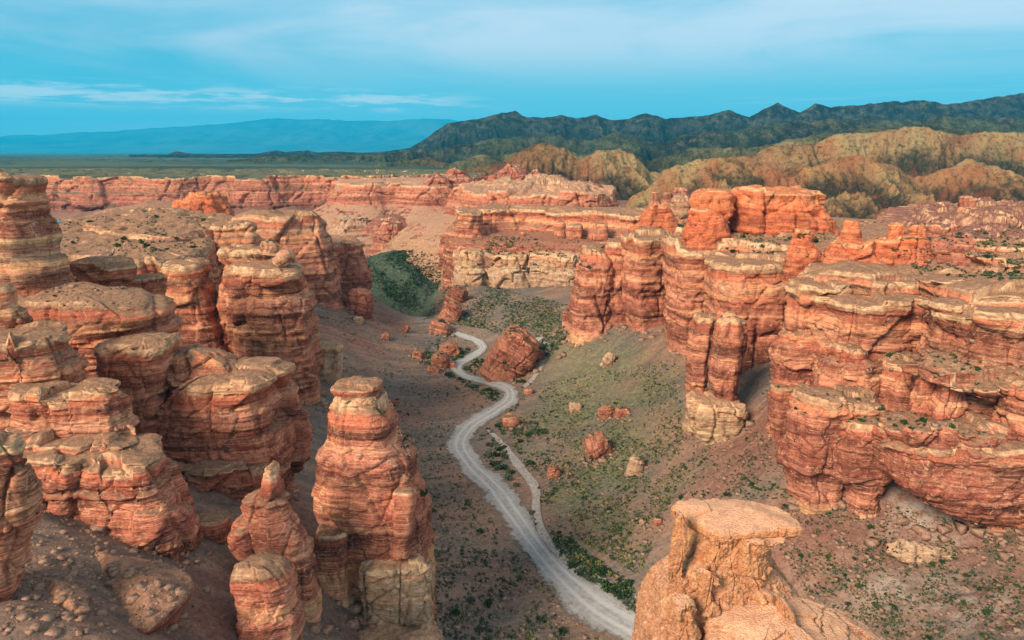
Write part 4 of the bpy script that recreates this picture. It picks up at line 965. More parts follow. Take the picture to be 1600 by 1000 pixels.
T('column', 'tall column cut off by the right edge of the photo', 132, [(590, 1586, 1650), (602, 1572, 1660), (640, 1564, 1660), (690, 1556, 1660), (705, 1560, 1660), (740, 1562, 1660)], n=3, cat='rock column', k=1.2)
T('slab_wall', 'low bulging slab with an undercut foot at the lower right', 134, [(668, 1396, 1690), (676, 1386, 1700), (690, 1380, 1710), (712, 1378, 1710), (738, 1380, 1710), (752, 1398, 1710), (772, 1426, 1710), (790, 1470, 1710), (804, 1510, 1700)], ratio=.5, n=4, lob=.03, cat='rock slab', deep=1, flare=1, k=.9, crack=.3, off=-2)
T('slab_wall', 'brown grey shelf lying on the bulging slab', 133, [(656, 1394, 1560), (664, 1388, 1570), (676, 1390, 1580), (684, 1396, 1590)], ratio=.6, n=3, lob=.08, cat='rock slab', deep=1, k=1.3)
# far right rim
mesa('rim_bench', 'reddish stepped bench at the far right rim', 66, [('d', 1370, 330), ('d', 1440, 300), ('d', 1560, 280), ('d', 1680, 270), ('d', 1800, 400), ('d', 1400, 480)],
     [(62, 4), (56, 8), (46, 14), (40, 30)], mat=M['pink_rock'], Yr=290, amp=1.4, res=.8, hump=6, topn=5, topvar=2.5, cat='mesa')
T('rim_block', 'cream and pink block standing on the far right bench', 300, [(350, 1452, 1498), (355, 1450, 1502), (370, 1452, 1502), (382, 1458, 1500), (392, 1450, 1506)], n=4, mat=M['pink_rock'], cat='rock block', k=1.4)
T('pinnacle', 'thin pink pinnacle rising above the far right bench', 345, [(307, 1505, 1520), (313, 1503, 1522), (322, 1500, 1524), (328, 1498, 1526), (336, 1494, 1528), (346, 1486, 1534), (356, 1466, 1550)], n=2.8, mat=M['pink_rock'], cat='pinnacle', k=2.2, crack=.3)
T('rim_block', 'pair-like low red block right of the pinnacle', 320, [(346, 1546, 1588), (352, 1543, 1592), (364, 1541, 1592)], n=3.4, mat=M['pink_rock'], cat='rock block', k=1.5)
T('rim_block', 'pale ledge under the right photo edge of the far bench', 240, [(376, 1530, 1660), (382, 1520, 1670), (392, 1524, 1670), (400, 1540, 1670), (424, 1535, 1670)], ratio=.5, n=3.4, cat='rock block')
T('rim_block', 'long grey topped ledge in front of the far bench', 215, [(398, 1530, 1680), (402, 1518, 1690), (412, 1530, 1690), (432, 1500, 1690)], ratio=.5, n=3, cat='rock block', off=-3)

# ---------------------------------------------------------------- left wall
mesa('mesa', 'flat sandy mesa with scattered shrubs on the left rim', 66.5,
     [(60, 402), (115, 392), (190, 405), (262, 402), (316, 388), (324, 372), (362, 352), (390, 345), (350, 332), (290, 322), (230, 318), (180, 325), (130, 338), (70, 345), (0, 350)],
     [(62, 1.5), (56, 2), (46, 3), (6, 6)], Yr=230, amp=1.0, res=.6, hump=1.0, topn=2.5, cat='mesa')
mesa('mesa', 'upper sandy terrace with ledges at the back of the left mesa', 69.3,
     [(128, 350), (165, 357), (200, 364), (262, 368), (330, 358), (378, 350), (345, 336), (290, 326), (230, 322), (175, 330)], [(68.3, .5), (67.2, 1.4), (60, 3)], Yr=300, amp=.7, k=1.4, res=.5, hump=1.0, topn=2.2, topvar=.8, cat='mesa')
T('sand_mound', 'sandy mound with an orange crest on the far side of the left mesa', 440, [(314, 224, 254), (318, 200, 290), (323, 170, 320), (330, 150, 340)], n=1, lob=.1, cat='sand mound', amp=.4, lay=.1, crack=0, blk=.2, hump=1.0, mat=M['sandy_rock'], off=-2)
T('orange_stack', 'small orange stack on the far edge of the left mesa', 395, [(300, 296, 348), (306, 292, 350), (316, 288, 352), (330, 284, 358)], ratio=.6, n=3, mat=M['orange_rock'], cat='rock stack', k=1.5, topvar=1.2, off=2)
T('orange_stack', 'low orange step left of the small orange stack', 397, [(312, 272, 296), (320, 268, 300), (330, 264, 304)], ratio=.8, n=2.5, mat=M['orange_rock'], cat='rock stack', k=1.8)
T('edge_tower', 'dark orange stacked tower cut off by the left photo edge', 150, [(273, -120, 52), (280, -125, 62), (300, -125, 58), (322, -125, 63), (336, -125, 60), (346, -125, 68), (372, -125, 78), (382, -125, 74), (398, -125, 74), (402, -128, 84), (420, -128, 96), (440, -130, 100), (452, -130, 104)], ratio=.5, n=4, lob=.03, cat='rock tower', mat=M['rock'], off=12, amp=.55)
T('wall_buttress', 'long cliff with a pale lip ending the left wall', 330, [(333, 366, 498), (338, 360, 504), (352, 360, 505), (380, 358, 516), (420, 356, 524), (444, 350, 530), (460, 350, 530)], ratio=.6, n=4.5, group=LG, cat='cliff', off=-3)
T('wall_buttress', 'rounded end buttress above the pale foot, outermost of the left wall', 360, [(374, 500, 552), (378, 498, 558), (394, 500, 562), (408, 502, 568), (420, 502, 576), (432, 502, 577), (450, 502, 578), (466, 502, 578)], ratio=.9, n=3, group=LG, cat='cliff', off=2)
T('wall_buttress', 'thin fin between the end buttress and the long cliff', 345, [(396, 508, 522), (404, 506, 528), (430, 504, 532), (450, 504, 534)], ratio=.8, n=3, group=LG, cat='cliff', off=2)
T('wall_buttress', 'stepped orange rim block in front of the long cliff', 285, [(345, 330, 398), (352, 326, 402), (362, 330, 400), (372, 322, 408), (400, 322, 410), (440, 320, 412)], ratio=.7, n=3.6, group=LG, cat='cliff')
tp = T('great_pillar', 'tall bright banded pillar of the left wall with a black crack on its left', 208, [(408, 368, 464), (414, 364, 470), (424, 365, 471), (434, 366, 474), (452, 368, 478), (458, 368, 490), (476, 368, 492), (486, 366, 488), (500, 368, 493), (520, 366, 492), (560, 366, 494), (600, 374, 494), (645, 380, 492), (660, 380, 492)], ratio=.85, n=4, cat='rock pillar', crack=.7)
T('great_pillar', 'lower left shoulder slab joined to the tall bright pillar', 215, [(384, 346, 420), (390, 340, 428), (402, 342, 430), (412, 352, 430), (440, 342, 420), (480, 340, 400), (540, 348, 400), (600, 360, 400)], ratio=.8, n=3.4, cat='rock pillar')
T('great_pillar', 'dark slab set back right of the tall bright pillar', 216, [(560, 440, 496), (570, 436, 497), (620, 440, 494), (640, 440, 492)], ratio=.8, n=3.4, cat='rock pillar')
T('wall_buttress', 'cream lower pier poking out behind the bright pillar', 235, [(534, 492, 530), (540, 490, 538), (560, 490, 536), (590, 492, 532), (608, 492, 520)], ratio=.9, n=3, mat=M['cream_rock'], group=LG, cat='cliff', k=1.5)
T('stepped_wall', 'pale topped shelf block beneath the left mesa', 212, [(408, 256, 316), (412, 250, 320), (424, 252, 322), (434, 258, 322), (442, 262, 326), (470, 262, 334), (520, 266, 346), (545, 270, 356), (560, 280, 360)], ratio=.9, n=3.6, cat='rock block', lob=.07)
T('stepped_wall', 'square orange block with a flat top on the left shelf', 172, [(406, 118, 200), (410, 114, 205), (420, 116, 204), (428, 122, 203), (446, 130, 196), (456, 150, 190)], ratio=.6, n=3.8, cat='rock block', k=1.2, off=10)
T('stepped_wall', 'cream lipped block to the right of the square orange block', 178, [(430, 192, 256), (434, 186, 262), (444, 188, 262), (452, 190, 260), (462, 200, 258), (500, 205, 262)], ratio=.8, n=3, cat='rock block', k=1.2, off=6)
# near left massif
T('near_massif', 'broad sandy topped upper terrace of the near left massif', 150, [(452, 0, 186), (458, -60, 226), (474, -90, 262), (482, -90, 268), (490, -90, 262), (500, -90, 264), (520, -90, 266), (534, -90, 262), (560, -90, 262), (600, -90, 250), (640, -90, 250)], ratio=.5, n=3.2, cat='rock terrace', lob=.05, off=8, hump=2)
T('near_massif', 'dark hollowed bulge below the upper terrace', 132, [(528, 172, 272), (536, 166, 276), (548, 166, 272), (570, 168, 268), (590, 170, 266), (604, 174, 262), (650, 180, 262), (700, 180, 262)], ratio=.9, n=2.8, cat='rock bulge', k=1.2, off=6)
T('near_massif', 'grey topped prow at the left edge above the orange banded ledge', 112, [(508, -110, 92), (514, -120, 101), (524, -120, 103), (540, -120, 98), (552, -120, 112), (574, -120, 126), (596, -120, 128), (640, -120, 126)], ratio=.5, n=3, lob=.04, cat='rock prow', off=11)
T('near_massif', 'small dark orange boulder block on the grey topped prow', 118, [(448, -60, 14), (456, -60, 20), (480, -60, 24), (486, -60, 40), (500, -60, 52), (514, -60, 54), (524, -60, 50)], ratio=.5, n=3, lob=.04, cat='rock block', off=11, k=1.4)
T('near_massif', 'orange banded ledge block in the near left massif', 104, [(596, 36, 170), (601, 32, 178), (612, 31, 190), (630, 30, 198), (636, 32, 194), (652, 34, 200), (662, 30, 211), (668, 28, 206), (680, 36, 190), (700, 40, 190), (720, 40, 190)], ratio=.55, n=3.6, lob=.04, cat='rock ledge', off=10, crack=.5)
T('near_massif', 'widest lower tier of the near left massif', 99, [(694, 40, 236), (702, 34, 256), (712, 36, 262), (734, 36, 261), (742, 40, 266), (756, 46, 278), (770, 52, 284), (786, 56, 290), (800, 62, 298), (830, 80, 306), (850, 100, 312), (866, 150, 310), (876, 190, 300)], ratio=.5, n=3.2, lob=.05, cat='rock tier', off=8, crack=.5, deep=5, ybase=3)
T('near_massif', 'flat grey shelf under the orange banded ledge', 101, [(672, 20, 210), (680, 12, 216), (692, 18, 212), (704, 26, 226)], ratio=.55, n=3, lob=.08, cat='rock ledge', off=8, deep=3)
T('edge_column', 'near column hanging down the left photo edge to a point', 70, [(684, -90, 18), (700, -95, 34), (730, -95, 44), (770, -95, 53), (800, -95, 52), (840, -95, 42), (880, -95, 38), (920, -95, 28), (950, -95, 12), (966, -95, 4)], ratio=.6, n=2.8, lob=.04, cat='rock column', off=6, deep=1, flare=1)
# second row
T('mid_massif', 'grey capped red massif with white streaks left of the central tower', 137, [(542, 268, 322), (550, 262, 350), (562, 256, 374), (576, 254, 384), (584, 262, 380), (592, 264, 384), (604, 260, 380)], ratio=.7, n=2.8, cat='rock massif', off=2, deep=4)
T('mid_massif', 'flat brown shoulder and red wall of the grey capped massif', 135, [(576, 300, 430), (584, 286, 441), (594, 272, 443), (602, 266, 438), (620, 252, 440), (650, 244, 446), (672, 238, 462), (690, 234, 467), (716, 234, 467), (730, 236, 464), (760, 240, 458), (800, 262, 448), (830, 280, 440)], ratio=.75, n=3.2, cat='rock massif', off=2, ybase=2)
T('mid_massif', 'dark red lower wall bulging under the grey capped massif', 127, [(712, 262, 420), (722, 254, 436), (745, 256, 440), (770, 270, 430), (800, 284, 420), (830, 296, 410)], ratio=.6, n=3, cat='rock massif', off=-1, crack=.4)
T('low_block', 'low brown block wedged between the two massifs', 104, [(806, 308, 344), (812, 300, 354), (840, 300, 355), (856, 305, 350), (870, 312, 340)], n=3.4, cat='rock block', k=1.6, deep=4)
T('small_tower', 'jagged orange topped small tower in the lower left', 100, [(726, 416, 436), (740, 408, 442), (756, 404, 444), (770, 398, 446), (776, 376, 454), (790, 368, 458), (800, 372, 460), (812, 358, 466), (830, 356, 474), (848, 356, 484), (862, 368, 484), (880, 380, 492), (900, 390, 500), (930, 400, 504), (950, 410, 506), (966, 420, 504)], ratio=.8, n=2.9, cat='rock tower', off=4, k=1.2, lob=.08)
T('small_tower', 'stubby red tower with a pale sloping cap at the bottom edge', 84, [(872, 368, 420), (880, 358, 440), (890, 354, 452), (908, 358, 462), (920, 364, 464), (930, 368, 460), (945, 374, 462), (980, 378, 464), (1010, 380, 464), (1050, 384, 462)], ratio=.9, n=3, cat='rock tower', off=0, k=1.2, lob=.07)

# central tower, with its separate pieces
ct = tower('central_tower', 'tall free standing red tower with a flat pale cap beside the track', 118,
           [(607, 528, 594), (612, 524, 598), (628, 518, 603), (642, 516, 612), (648, 515, 617), (672, 515, 617), (682, 515, 622), (692, 506, 636), (698, 500, 642), (706, 496, 646), (714, 500, 645), (730, 497, 648), (760, 491, 656),
            (785, 492, 664), (800, 498, 668), (830, 506, 670), (850, 520, 672), (880, 528, 671), (920, 538, 672), (945, 560, 673), (975, 568, 676), (1010, 560, 680), (1050, 550, 684)], ratio=.85, n=2.7, lob=.05, amp=.55, off=1, k=1.0, crack=.8, cat='rock tower')
ct2 = tower('cap_rock', 'pale overhanging cap slab', 118, [(594, 528, 590), (597, 521, 596), (602, 520, 596), (607, 521, 595), (611, 526, 592)], ratio=.85, n=2.8, lob=.03, amp=.16, deep=.6, flare=.95, round_=.5, k=2.2, res=.16, parent=ct)
tower('side_slab', 'dark red upright slab', 112, [(824, 498, 540), (832, 493, 545), (850, 492, 544), (880, 494, 543), (900, 497, 544), (920, 500, 546)], ratio=.9, n=4.2, lob=.03, amp=.12, deep=4, off=1, k=2.4, parent=ct)
tower('side_column', 'rounded column leaning on the right side', 110.5, [(764, 618, 642), (768, 614, 648), (785, 613, 650), (800, 615, 647), (830, 617, 645), (850, 614, 640)], ratio=.9, n=2.5, lob=.04, amp=.14, deep=2, off=1, k=2.6, parent=ct)
tower('foot_ledge', 'cream blocky foot', 112, [(866, 562, 664), (874, 556, 672), (900, 556, 674), (935, 560, 676), (980, 562, 680)], ratio=.62, n=3.2, lob=.08, amp=.5, deep=6, mat=M['cream_rock'], k=1.6, parent=ct)
mesa('foot_shelf', 'sandy shelf with a cracked cream cliff edge below the central tower', 15.5,
     [(505, 945), (560, 928), (640, 930), (668, 936), (678, 960), (682, 1010), (672, 1080), (560, 1100), (490, 1040)], [(14, .3), (8, 1), (-4, 2)], mat=M['cream_rock'], Yr=105, amp=.6, k=1.8, res=.2, hump=1.2, topn=1.4, cat='rock shelf')

# ---------------------------------------------------------------- foreground hoodoo
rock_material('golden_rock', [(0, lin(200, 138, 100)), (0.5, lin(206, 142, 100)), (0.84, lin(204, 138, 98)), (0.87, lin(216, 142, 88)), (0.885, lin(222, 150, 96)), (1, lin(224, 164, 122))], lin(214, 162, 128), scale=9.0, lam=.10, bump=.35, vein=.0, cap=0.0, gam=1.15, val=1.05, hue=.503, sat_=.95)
mm = bpy.data.materials['golden_rock']; tt_ = NT.__new__(NT); tt_.t = mm.node_tree
bs = [n for n in mm.node_tree.nodes if n.type == 'BSDF_PRINCIPLED'][0]
src = bs.inputs['Base Color'].links[0].from_socket
gpos = [n for n in mm.node_tree.nodes if n.type == 'NEW_GEOMETRY'][0].outputs['Position']
g1 = tt_.noise(gpos, 9.0, 6, 0.8); g2 = tt_.n('ShaderNodeTexVoronoi', ins={'Scale': 15.0, 'Vector': gpos}); g3 = tt_.noise(gpos, 1.3, 5, 0.65)
cc = tt_.mix(tt_.math('MULTIPLY', tt_.step(g1, 0.50, 0.70), 0.5), src, lin(238, 196, 148))
cc = tt_.mix(tt_.math('MULTIPLY', tt_.step(g1, 0.48, 0.30), 0.6), cc, lin(130, 74, 48))
cc = tt_.mix(tt_.math('MULTIPLY', tt_.step(g2.outputs[0], 0.30, 0.12), tt_.math('MULTIPLY', tt_.step(tt_.noise(gpos, 2.2, 3), 0.5, 0.62), 0.7)), cc, lin(236, 206, 172))
cc = tt_.mix(tt_.math('MULTIPLY', tt_.step(g3, 0.60, 0.70), 0.55), cc, lin(240, 204, 140))
cc = tt_.mix(tt_.math('MULTIPLY', tt_.step(g3, 0.42, 0.32), 0.5), cc, lin(170, 92, 58))
mm.node_tree.links.new(cc, bs.inputs['Base Color'])
bp2 = tt_.n('ShaderNodeBump', ins={'Strength': 0.7, 'Distance': 0.12, 'Height': tt_.math('ADD', g1, tt_.math('MULTIPLY', g2.outputs[0], -0.6)), 'Normal': bs.inputs['Normal'].links[0].from_socket})
mm.node_tree.links.new(bp2.outputs[0], bs.inputs['Normal'])
GM = mm
hd = tower('hoodoo', 'golden mushroom hoodoo with a flat tilted cap in the foreground', 20.5,
           [(812, 1078, 1214), (822, 1084, 1200), (834, 1078, 1192), (856, 1066, 1194), (880, 1044, 1206), (905, 1016, 1228), (925, 1008, 1240), (942, 1002, 1250), (960, 996, 1262), (990, 994, 1290), (1030, 990, 1330), (1090, 980, 1400)],
           ratio=.8, n=2.5, lob=.05, mat=GM, amp=.26, k=4.5, res=.028, deep=3, crack=.2, lay=.25, blk=.5, cat='hoodoo', round_=.1, topvar=.1, topn=.1, hump=.05, maxn=1600, maxm=520)
zc = at_Y(1140, 803, 20.5)[2]
cap = mesa('cap_rock', 'flat sandy cap with a pointed right end', zc,
           [(1048, 790), (1062, 781), (1110, 777), (1160, 779), (1208, 790), (1234, 804), (1254, 820), (1236, 823), (1204, 822), (1170, 828), (1138, 831), (1112, 828), (1092, 812), (1068, 802)],
           [(zc - .12, .06), (zc - .30, .05), (zc - .46, -.10), (zc - .62, -.34)], mat=GM, amp=.09, k=6.0, res=.022, crack=.1, lay=.3, round_=.12, topvar=.05, hump=.14, topn=.32, parent=hd)
tower('side_fin', 'vertical dark fin on the left side', 19.6, [(802, 1050, 1064), (815, 1050, 1070), (840, 1046, 1074), (880, 1042, 1068), (930, 1036, 1070)], ratio=1.0, n=2.6, lob=.12, mat=GM, amp=.12, k=7, res=.024, deep=.5, parent=hd, crack=.4, lay=.3)
tower('pale_knob', 'pale crumbly knob at the foot', 18.2, [(938, 1062, 1082), (943, 1054, 1089), (956, 1056, 1090), (966, 1063, 1088), (980, 1058, 1092), (1004, 1050, 1100), (1030, 1040, 1112)], ratio=.9, n=1.6, lob=.2, mat=GM, amp=.16, k=8, res=.02, deep=1, parent=hd, crack=.3, lay=.4)
tower('pale_knob', 'pale crumbly knob on the front face', 18.9, [(888, 1088, 1108), (893, 1082, 1116), (905, 1083, 1118), (920, 1086, 1112), (934, 1084, 1120)], ratio=.8, n=1.6, lob=.2, mat=GM, amp=.13, k=8, res=.02, deep=.4, parent=hd, crack=.3, lay=.4)
T('ridge_rock', 'gravelly golden ridge sloping down from the hoodoo to the bottom edge', 19.0, [(944, 1180, 1240), (950, 1130, 1270), (958, 1100, 1296), (970, 1080, 1322), (985, 1070, 1348), (1002, 1050, 1374), (1030, 1040, 1410), (1100, 1000, 1500)],
  ratio=.75, n=2.2, lob=.05, mat=GM, amp=.22, k=4.5, res=.03, deep=4, cat='rock ridge', lay=.3, crack=.2, round_=.5, hump=.4, topvar=.2, topn=.3, maxn=1600)


# ---------------------------------------------------------------- boulders
def boulder(label, Y, x0, x1, y0, y1, mat='red_rock', tilt=(0, 0), n=2.8, name='boulder', k=None, lob=.12, group=None, **kw):
    w = x1 - x0; h = y1 - y0
    return T(name, label, Y, [(y0, x0 + w * .22, x1 - w * .25), (y0 + h * .12, x0 + w * .08, x1 - w * .12), (y0 + h * .4, x0, x1 - w * .03), (y0 + h * .75, x0 + w * .02, x1), (y1, x0 + w * .08, x1 - w * .06)],
             n=n, lob=lob, mat=M[mat], tilt=tilt, cat='boulder', group=group, deep=kw.pop('deep', 1.0), res=kw.pop('res', max(.0014 * Y, .1)), **kw)


def gy(px, py):
    """distance at which the pixel ray meets the ground"""
    for Y in np.arange(60, 620, 1.0):
        p = at_Y(px, py, Y)
        if p[2] <= float(ground_h(np.array([p[0]]), np.array([Y]), False)[0]): return float(Y)
    return 620.0


for (lab, x0, x1, y0, y1, mt, tl) in [
        ('big rounded brown boulder on the left talus below the cream cliff foot', 536, 584, 450, 496, 'red_rock', (0, .2)),
        ('small pale boulder just below the big brown boulder', 551, 568, 494, 508, 'pale_rock', (0, 0)),
        ('upper tilted red slab leaning on the slope at the valley end', 697, 732, 448, 478, 'red_rock', (0, .5)),
        ('lower tilted red slab under the leaning slab at the valley end', 690, 722, 472, 505, 'red_rock', (0, .6)),
        ('orange and white block at the foot of the valley end slabs', 670, 704, 500, 522, 'pink_rock', (0, .3)),
        ('flat dark red boulder, top of the heap left of the track', 685, 720, 536, 556, 'red_rock', (0, -.2)),
        ('round brown boulder in the middle of the heap left of the track', 672, 702, 552, 577, 'red_rock', (0, .2)),
        ('dark red boulder on the left end of the heap left of the track', 643, 664, 547, 562, 'red_rock', (0, .3)),
        ('low boulder at the near side of the heap left of the track', 668, 686, 570, 584, 'red_rock', (0, 0)),
        ('small orange boulder at the right of the heap by the track', 697, 712, 565, 576, 'orange_rock', (0, .2)),
        ('small red boulder tucked behind the huge tilted boulder', 834, 852, 548, 566, 'red_rock', (0, .1)),
        ('striped upright red boulder on the green slope', 908, 962, 684, 716, 'red_rock', (0, 1.15)),
        ('long brown boulder, left of a pair on the green slope', 934, 962, 634, 654, 'red_rock', (0, -.2)),
        ('pale orange boulder, right of a pair on the green slope', 960, 984, 636, 652, 'pink_rock', (0, .2)),
        ('low grey white boulder on the grass above the pair', 889, 910, 628, 640, 'pale_rock', (0, .1)),
        ('white wedge boulder standing on the upper slope', 941, 960, 550, 572, 'pale_rock', (0, .6)),
        ('round orange boulder in the middle of the valley, larger of two', 855, 876, 728, 746, 'red_rock', (0, .1)),
        ('small orange boulder right beside the round valley boulder', 884, 896, 738, 748, 'red_rock', (0, 0)),
        ('grey olive boulder at the foot of the right slope', 980, 1006, 712, 742, 'pale_rock', (0, .3)),
        ('pale boulder, left of two above the hoodoo', 998, 1012, 810, 823, 'pale_rock', (0, 0)),
        ('brown boulder, right of two above the hoodoo', 1020, 1037, 808, 822, 'pink_rock', (0, 0)),
        ('pinkish boulder with a shrub at the edge of the track', 783, 812, 648, 668, 'pink_rock', (0, .1)),
        ('pink boulder where the side path leaves the track', 818, 834, 606, 618, 'pink_rock', (0, .1)),
        ('small orange rock lying on the left talus', 628, 640, 508, 520, 'red_rock', (0, .5)),
        ('flat orange rock lower on the left talus', 595, 610, 520, 533, 'red_rock', (0, .3)),
        ('tiny red rock on the grey left slope', 608, 625, 624, 632, 'red_rock', (0, 0))]:
    boulder(lab, gy((x0 + x1) / 2, y1 - (y1 - y0) * .15), x0, x1, y0, y1, mt, tl, group='fallen boulders on the canyon floor', lay=1.1, blk=.4)
T('boulder', 'huge tilted red boulder with diagonal bedding beside the track bend', gy(798, 582), [(516, 776, 826), (522, 770, 830), (540, 768, 832), (560, 766, 833), (580, 768, 833), (594, 772, 828)],
  n=4.5, lob=.08, mat=M['red_rock'], tilt=(0, .62), cat='boulder', group='fallen boulders on the canyon floor', deep=2, res=.28, lay=1.2, blk=.3, ratio=.9, crack=.5, k=1.1)
boulder('pale flat slab leaning on top of the bright pillar', 203, 432, 457, 388, 413, 'cream_rock', (0, .9), group='loose slabs on the bright pillar', amp=.3)
boulder('thin cream slab lying flat on top of the bright pillar', 210, 404, 436, 377, 392, 'cream_rock', (0, .1), group='loose slabs on the bright pillar', amp=.3)
mesa('ledge_rock', 'sandy lobed rock with an undercut right edge in the lower left', 44.6,
     [(196, 972), (228, 976), (262, 952), (298, 918), (304, 898), (272, 878), (200, 862), (120, 850), (110, 900), (150, 945)], [(43.4, .1), (42, -1.0), (38, -3.0)], mat=M['sandy_rock'], Yr=74, amp=.16, k=1.2, res=.15, hump=1.8, topn=.9, topvar=.25, capd=.2, round_=1.0, cat='ledge rock')
mesa('ledge_rock', 'small sandy overhang rock below the near slope', 48.2,
     [(68, 948), (98, 962), (130, 958), (140, 934), (124, 912), (84, 904), (60, 920)], [(47.4, .1), (46.4, -.6), (44, -1.2)], mat=M['sandy_rock'], Yr=66, amp=.14, k=1.5, res=.13, hump=1.0, topn=.6, topvar=.2, capd=.2, round_=.6, cat='ledge rock')
T('slope_ledge', 'grey layered ledge crossing the lower right slope', 128, [(846, 1396, 1440), (856, 1380, 1490), (868, 1400, 1520), (884, 1450, 1550), (896, 1500, 1544)], ratio=.35, n=2.4, lob=.14, mat=M['pale_rock'], cat='rock ledge', deep=3, k=1.5)

# ---------------------------------------------------------------- tent
tp_ = at_z(88, 349, 67.6)
def build_tent():
    r = bpy.data.objects.new('tent', None); C.objects.link(r); r.location = tp_
    tag(r, 'tiny turquoise tent pitched at the edge of the left mesa', 'tent')
    R_, N_ = 7, 24; V = []
    for i in range(R_ + 1):
        a = i / R_ * pi / 2
        for j in range(N_):
            b = j / N_ * 2 * pi; V.append((1.9 * cos(a) * cos(b), 1.4 * cos(a) * sin(b), 1.6 * sin(a) - .1))
    add_mesh('canopy', np.array(V), grid_faces(R_ + 1, N_, True), M['tent_fabric'], r)
    V = []
    for i in range(6):
        a = i / 5 * pi / 2.6
        for j in range(6):
            b = -pi / 2 - .45 + j / 5 * .9; V.append((1.93 * cos(a) * cos(b), 1.43 * cos(a) * sin(b), 1.63 * sin(a) - .1))
    add_mesh('door', np.array(V), grid_faces(6, 6), M['tent_door'], r)
build_tent()

# ---------------------------------------------------------------- shrubs and loose stones
bpy.context.view_layer.update()
dg = bpy.context.evaluated_depsgraph_get()
from mathutils import Vector
CAMP = Vector((0, 0, H))


def hit(px, py):
    a = (500.0 - py) / F; b = (px - 800.0) / F
    d = Vector((b, CP + a * SP, -SP + a * CP)).normalized()
    ok, loc, nor, idx, ob, mtx = sc.ray_cast(dg, CAMP, d)
    if ok and ob.name == 'haze': return None
    return (loc, nor, ob) if ok else None


rs = random.Random(4)


def bush_mesh(nm, mat, nl, flat, seed):
    r = random.Random(seed); V, Fc = [], []
    cl = [(r.uniform(-.42, .42), r.uniform(-.42, .42), r.uniform(.15, .45) * flat, r.uniform(.3, .5)) for _ in range(6)]
    for i in range(nl):
        cx, cy, cz, cr = r.choice(cl)
        while True:
            p = np.array([r.uniform(-1, 1) for _ in range(3)])
            if .25 < p @ p < 1: break
        c = np.array([cx, cy, cz]) + p * cr * np.array([1, 1, flat]); c[2] = abs(c[2])
        u_ = np.array([r.gauss(0, 1) for _ in range(3)]); u_ /= np.linalg.norm(u_)
        v_ = np.cross(u_, [r.gauss(0, 1) for _ in range(3)]); v_ /= np.linalg.norm(v_)
        s_ = r.uniform(.13, .26); b0 = len(V)
        V += [c - u_ * s_, c - v_ * s_ * .6, c + u_ * s_, c + v_ * s_ * .6]; Fc.append((b0, b0 + 1, b0 + 2, b0 + 3))
    return np.array(V), np.array(Fc)


BV = [bush_mesh('b', None, 110, .8, i) for i in range(5)]
bush_objs = {}
SIZES = []


def put_bush(name, label, group, cat, loc, size, mt):
    i = rs.randrange(5); key = (i, mt)
    if key not in bush_objs:
        me = add_mesh(name, *BV[i], M[mt], smooth=False, linked=False).data; bush_objs[key] = me
    o = bpy.data.objects.new(name, bush_objs[key]); C.objects.link(o)
    o.location = loc - Vector((0, 0, .05 * size)); o.scale = (size, size, size * rs.uniform(.7, 1.1)); o.rotation_euler = (0, 0, rs.uniform(0, 6.28))
    tag(o, label, cat, group)


def inpoly(x, y, poly):
    c = False; j = len(poly) - 1
    for i in range(len(poly)):
        if (poly[i][1] > y) != (poly[j][1] > y) and x < (poly[j][0] - poly[i][0]) * (y - poly[i][1]) / (poly[j][1] - poly[i][1]) + poly[i][0]: c = not c
        j = i
    return c


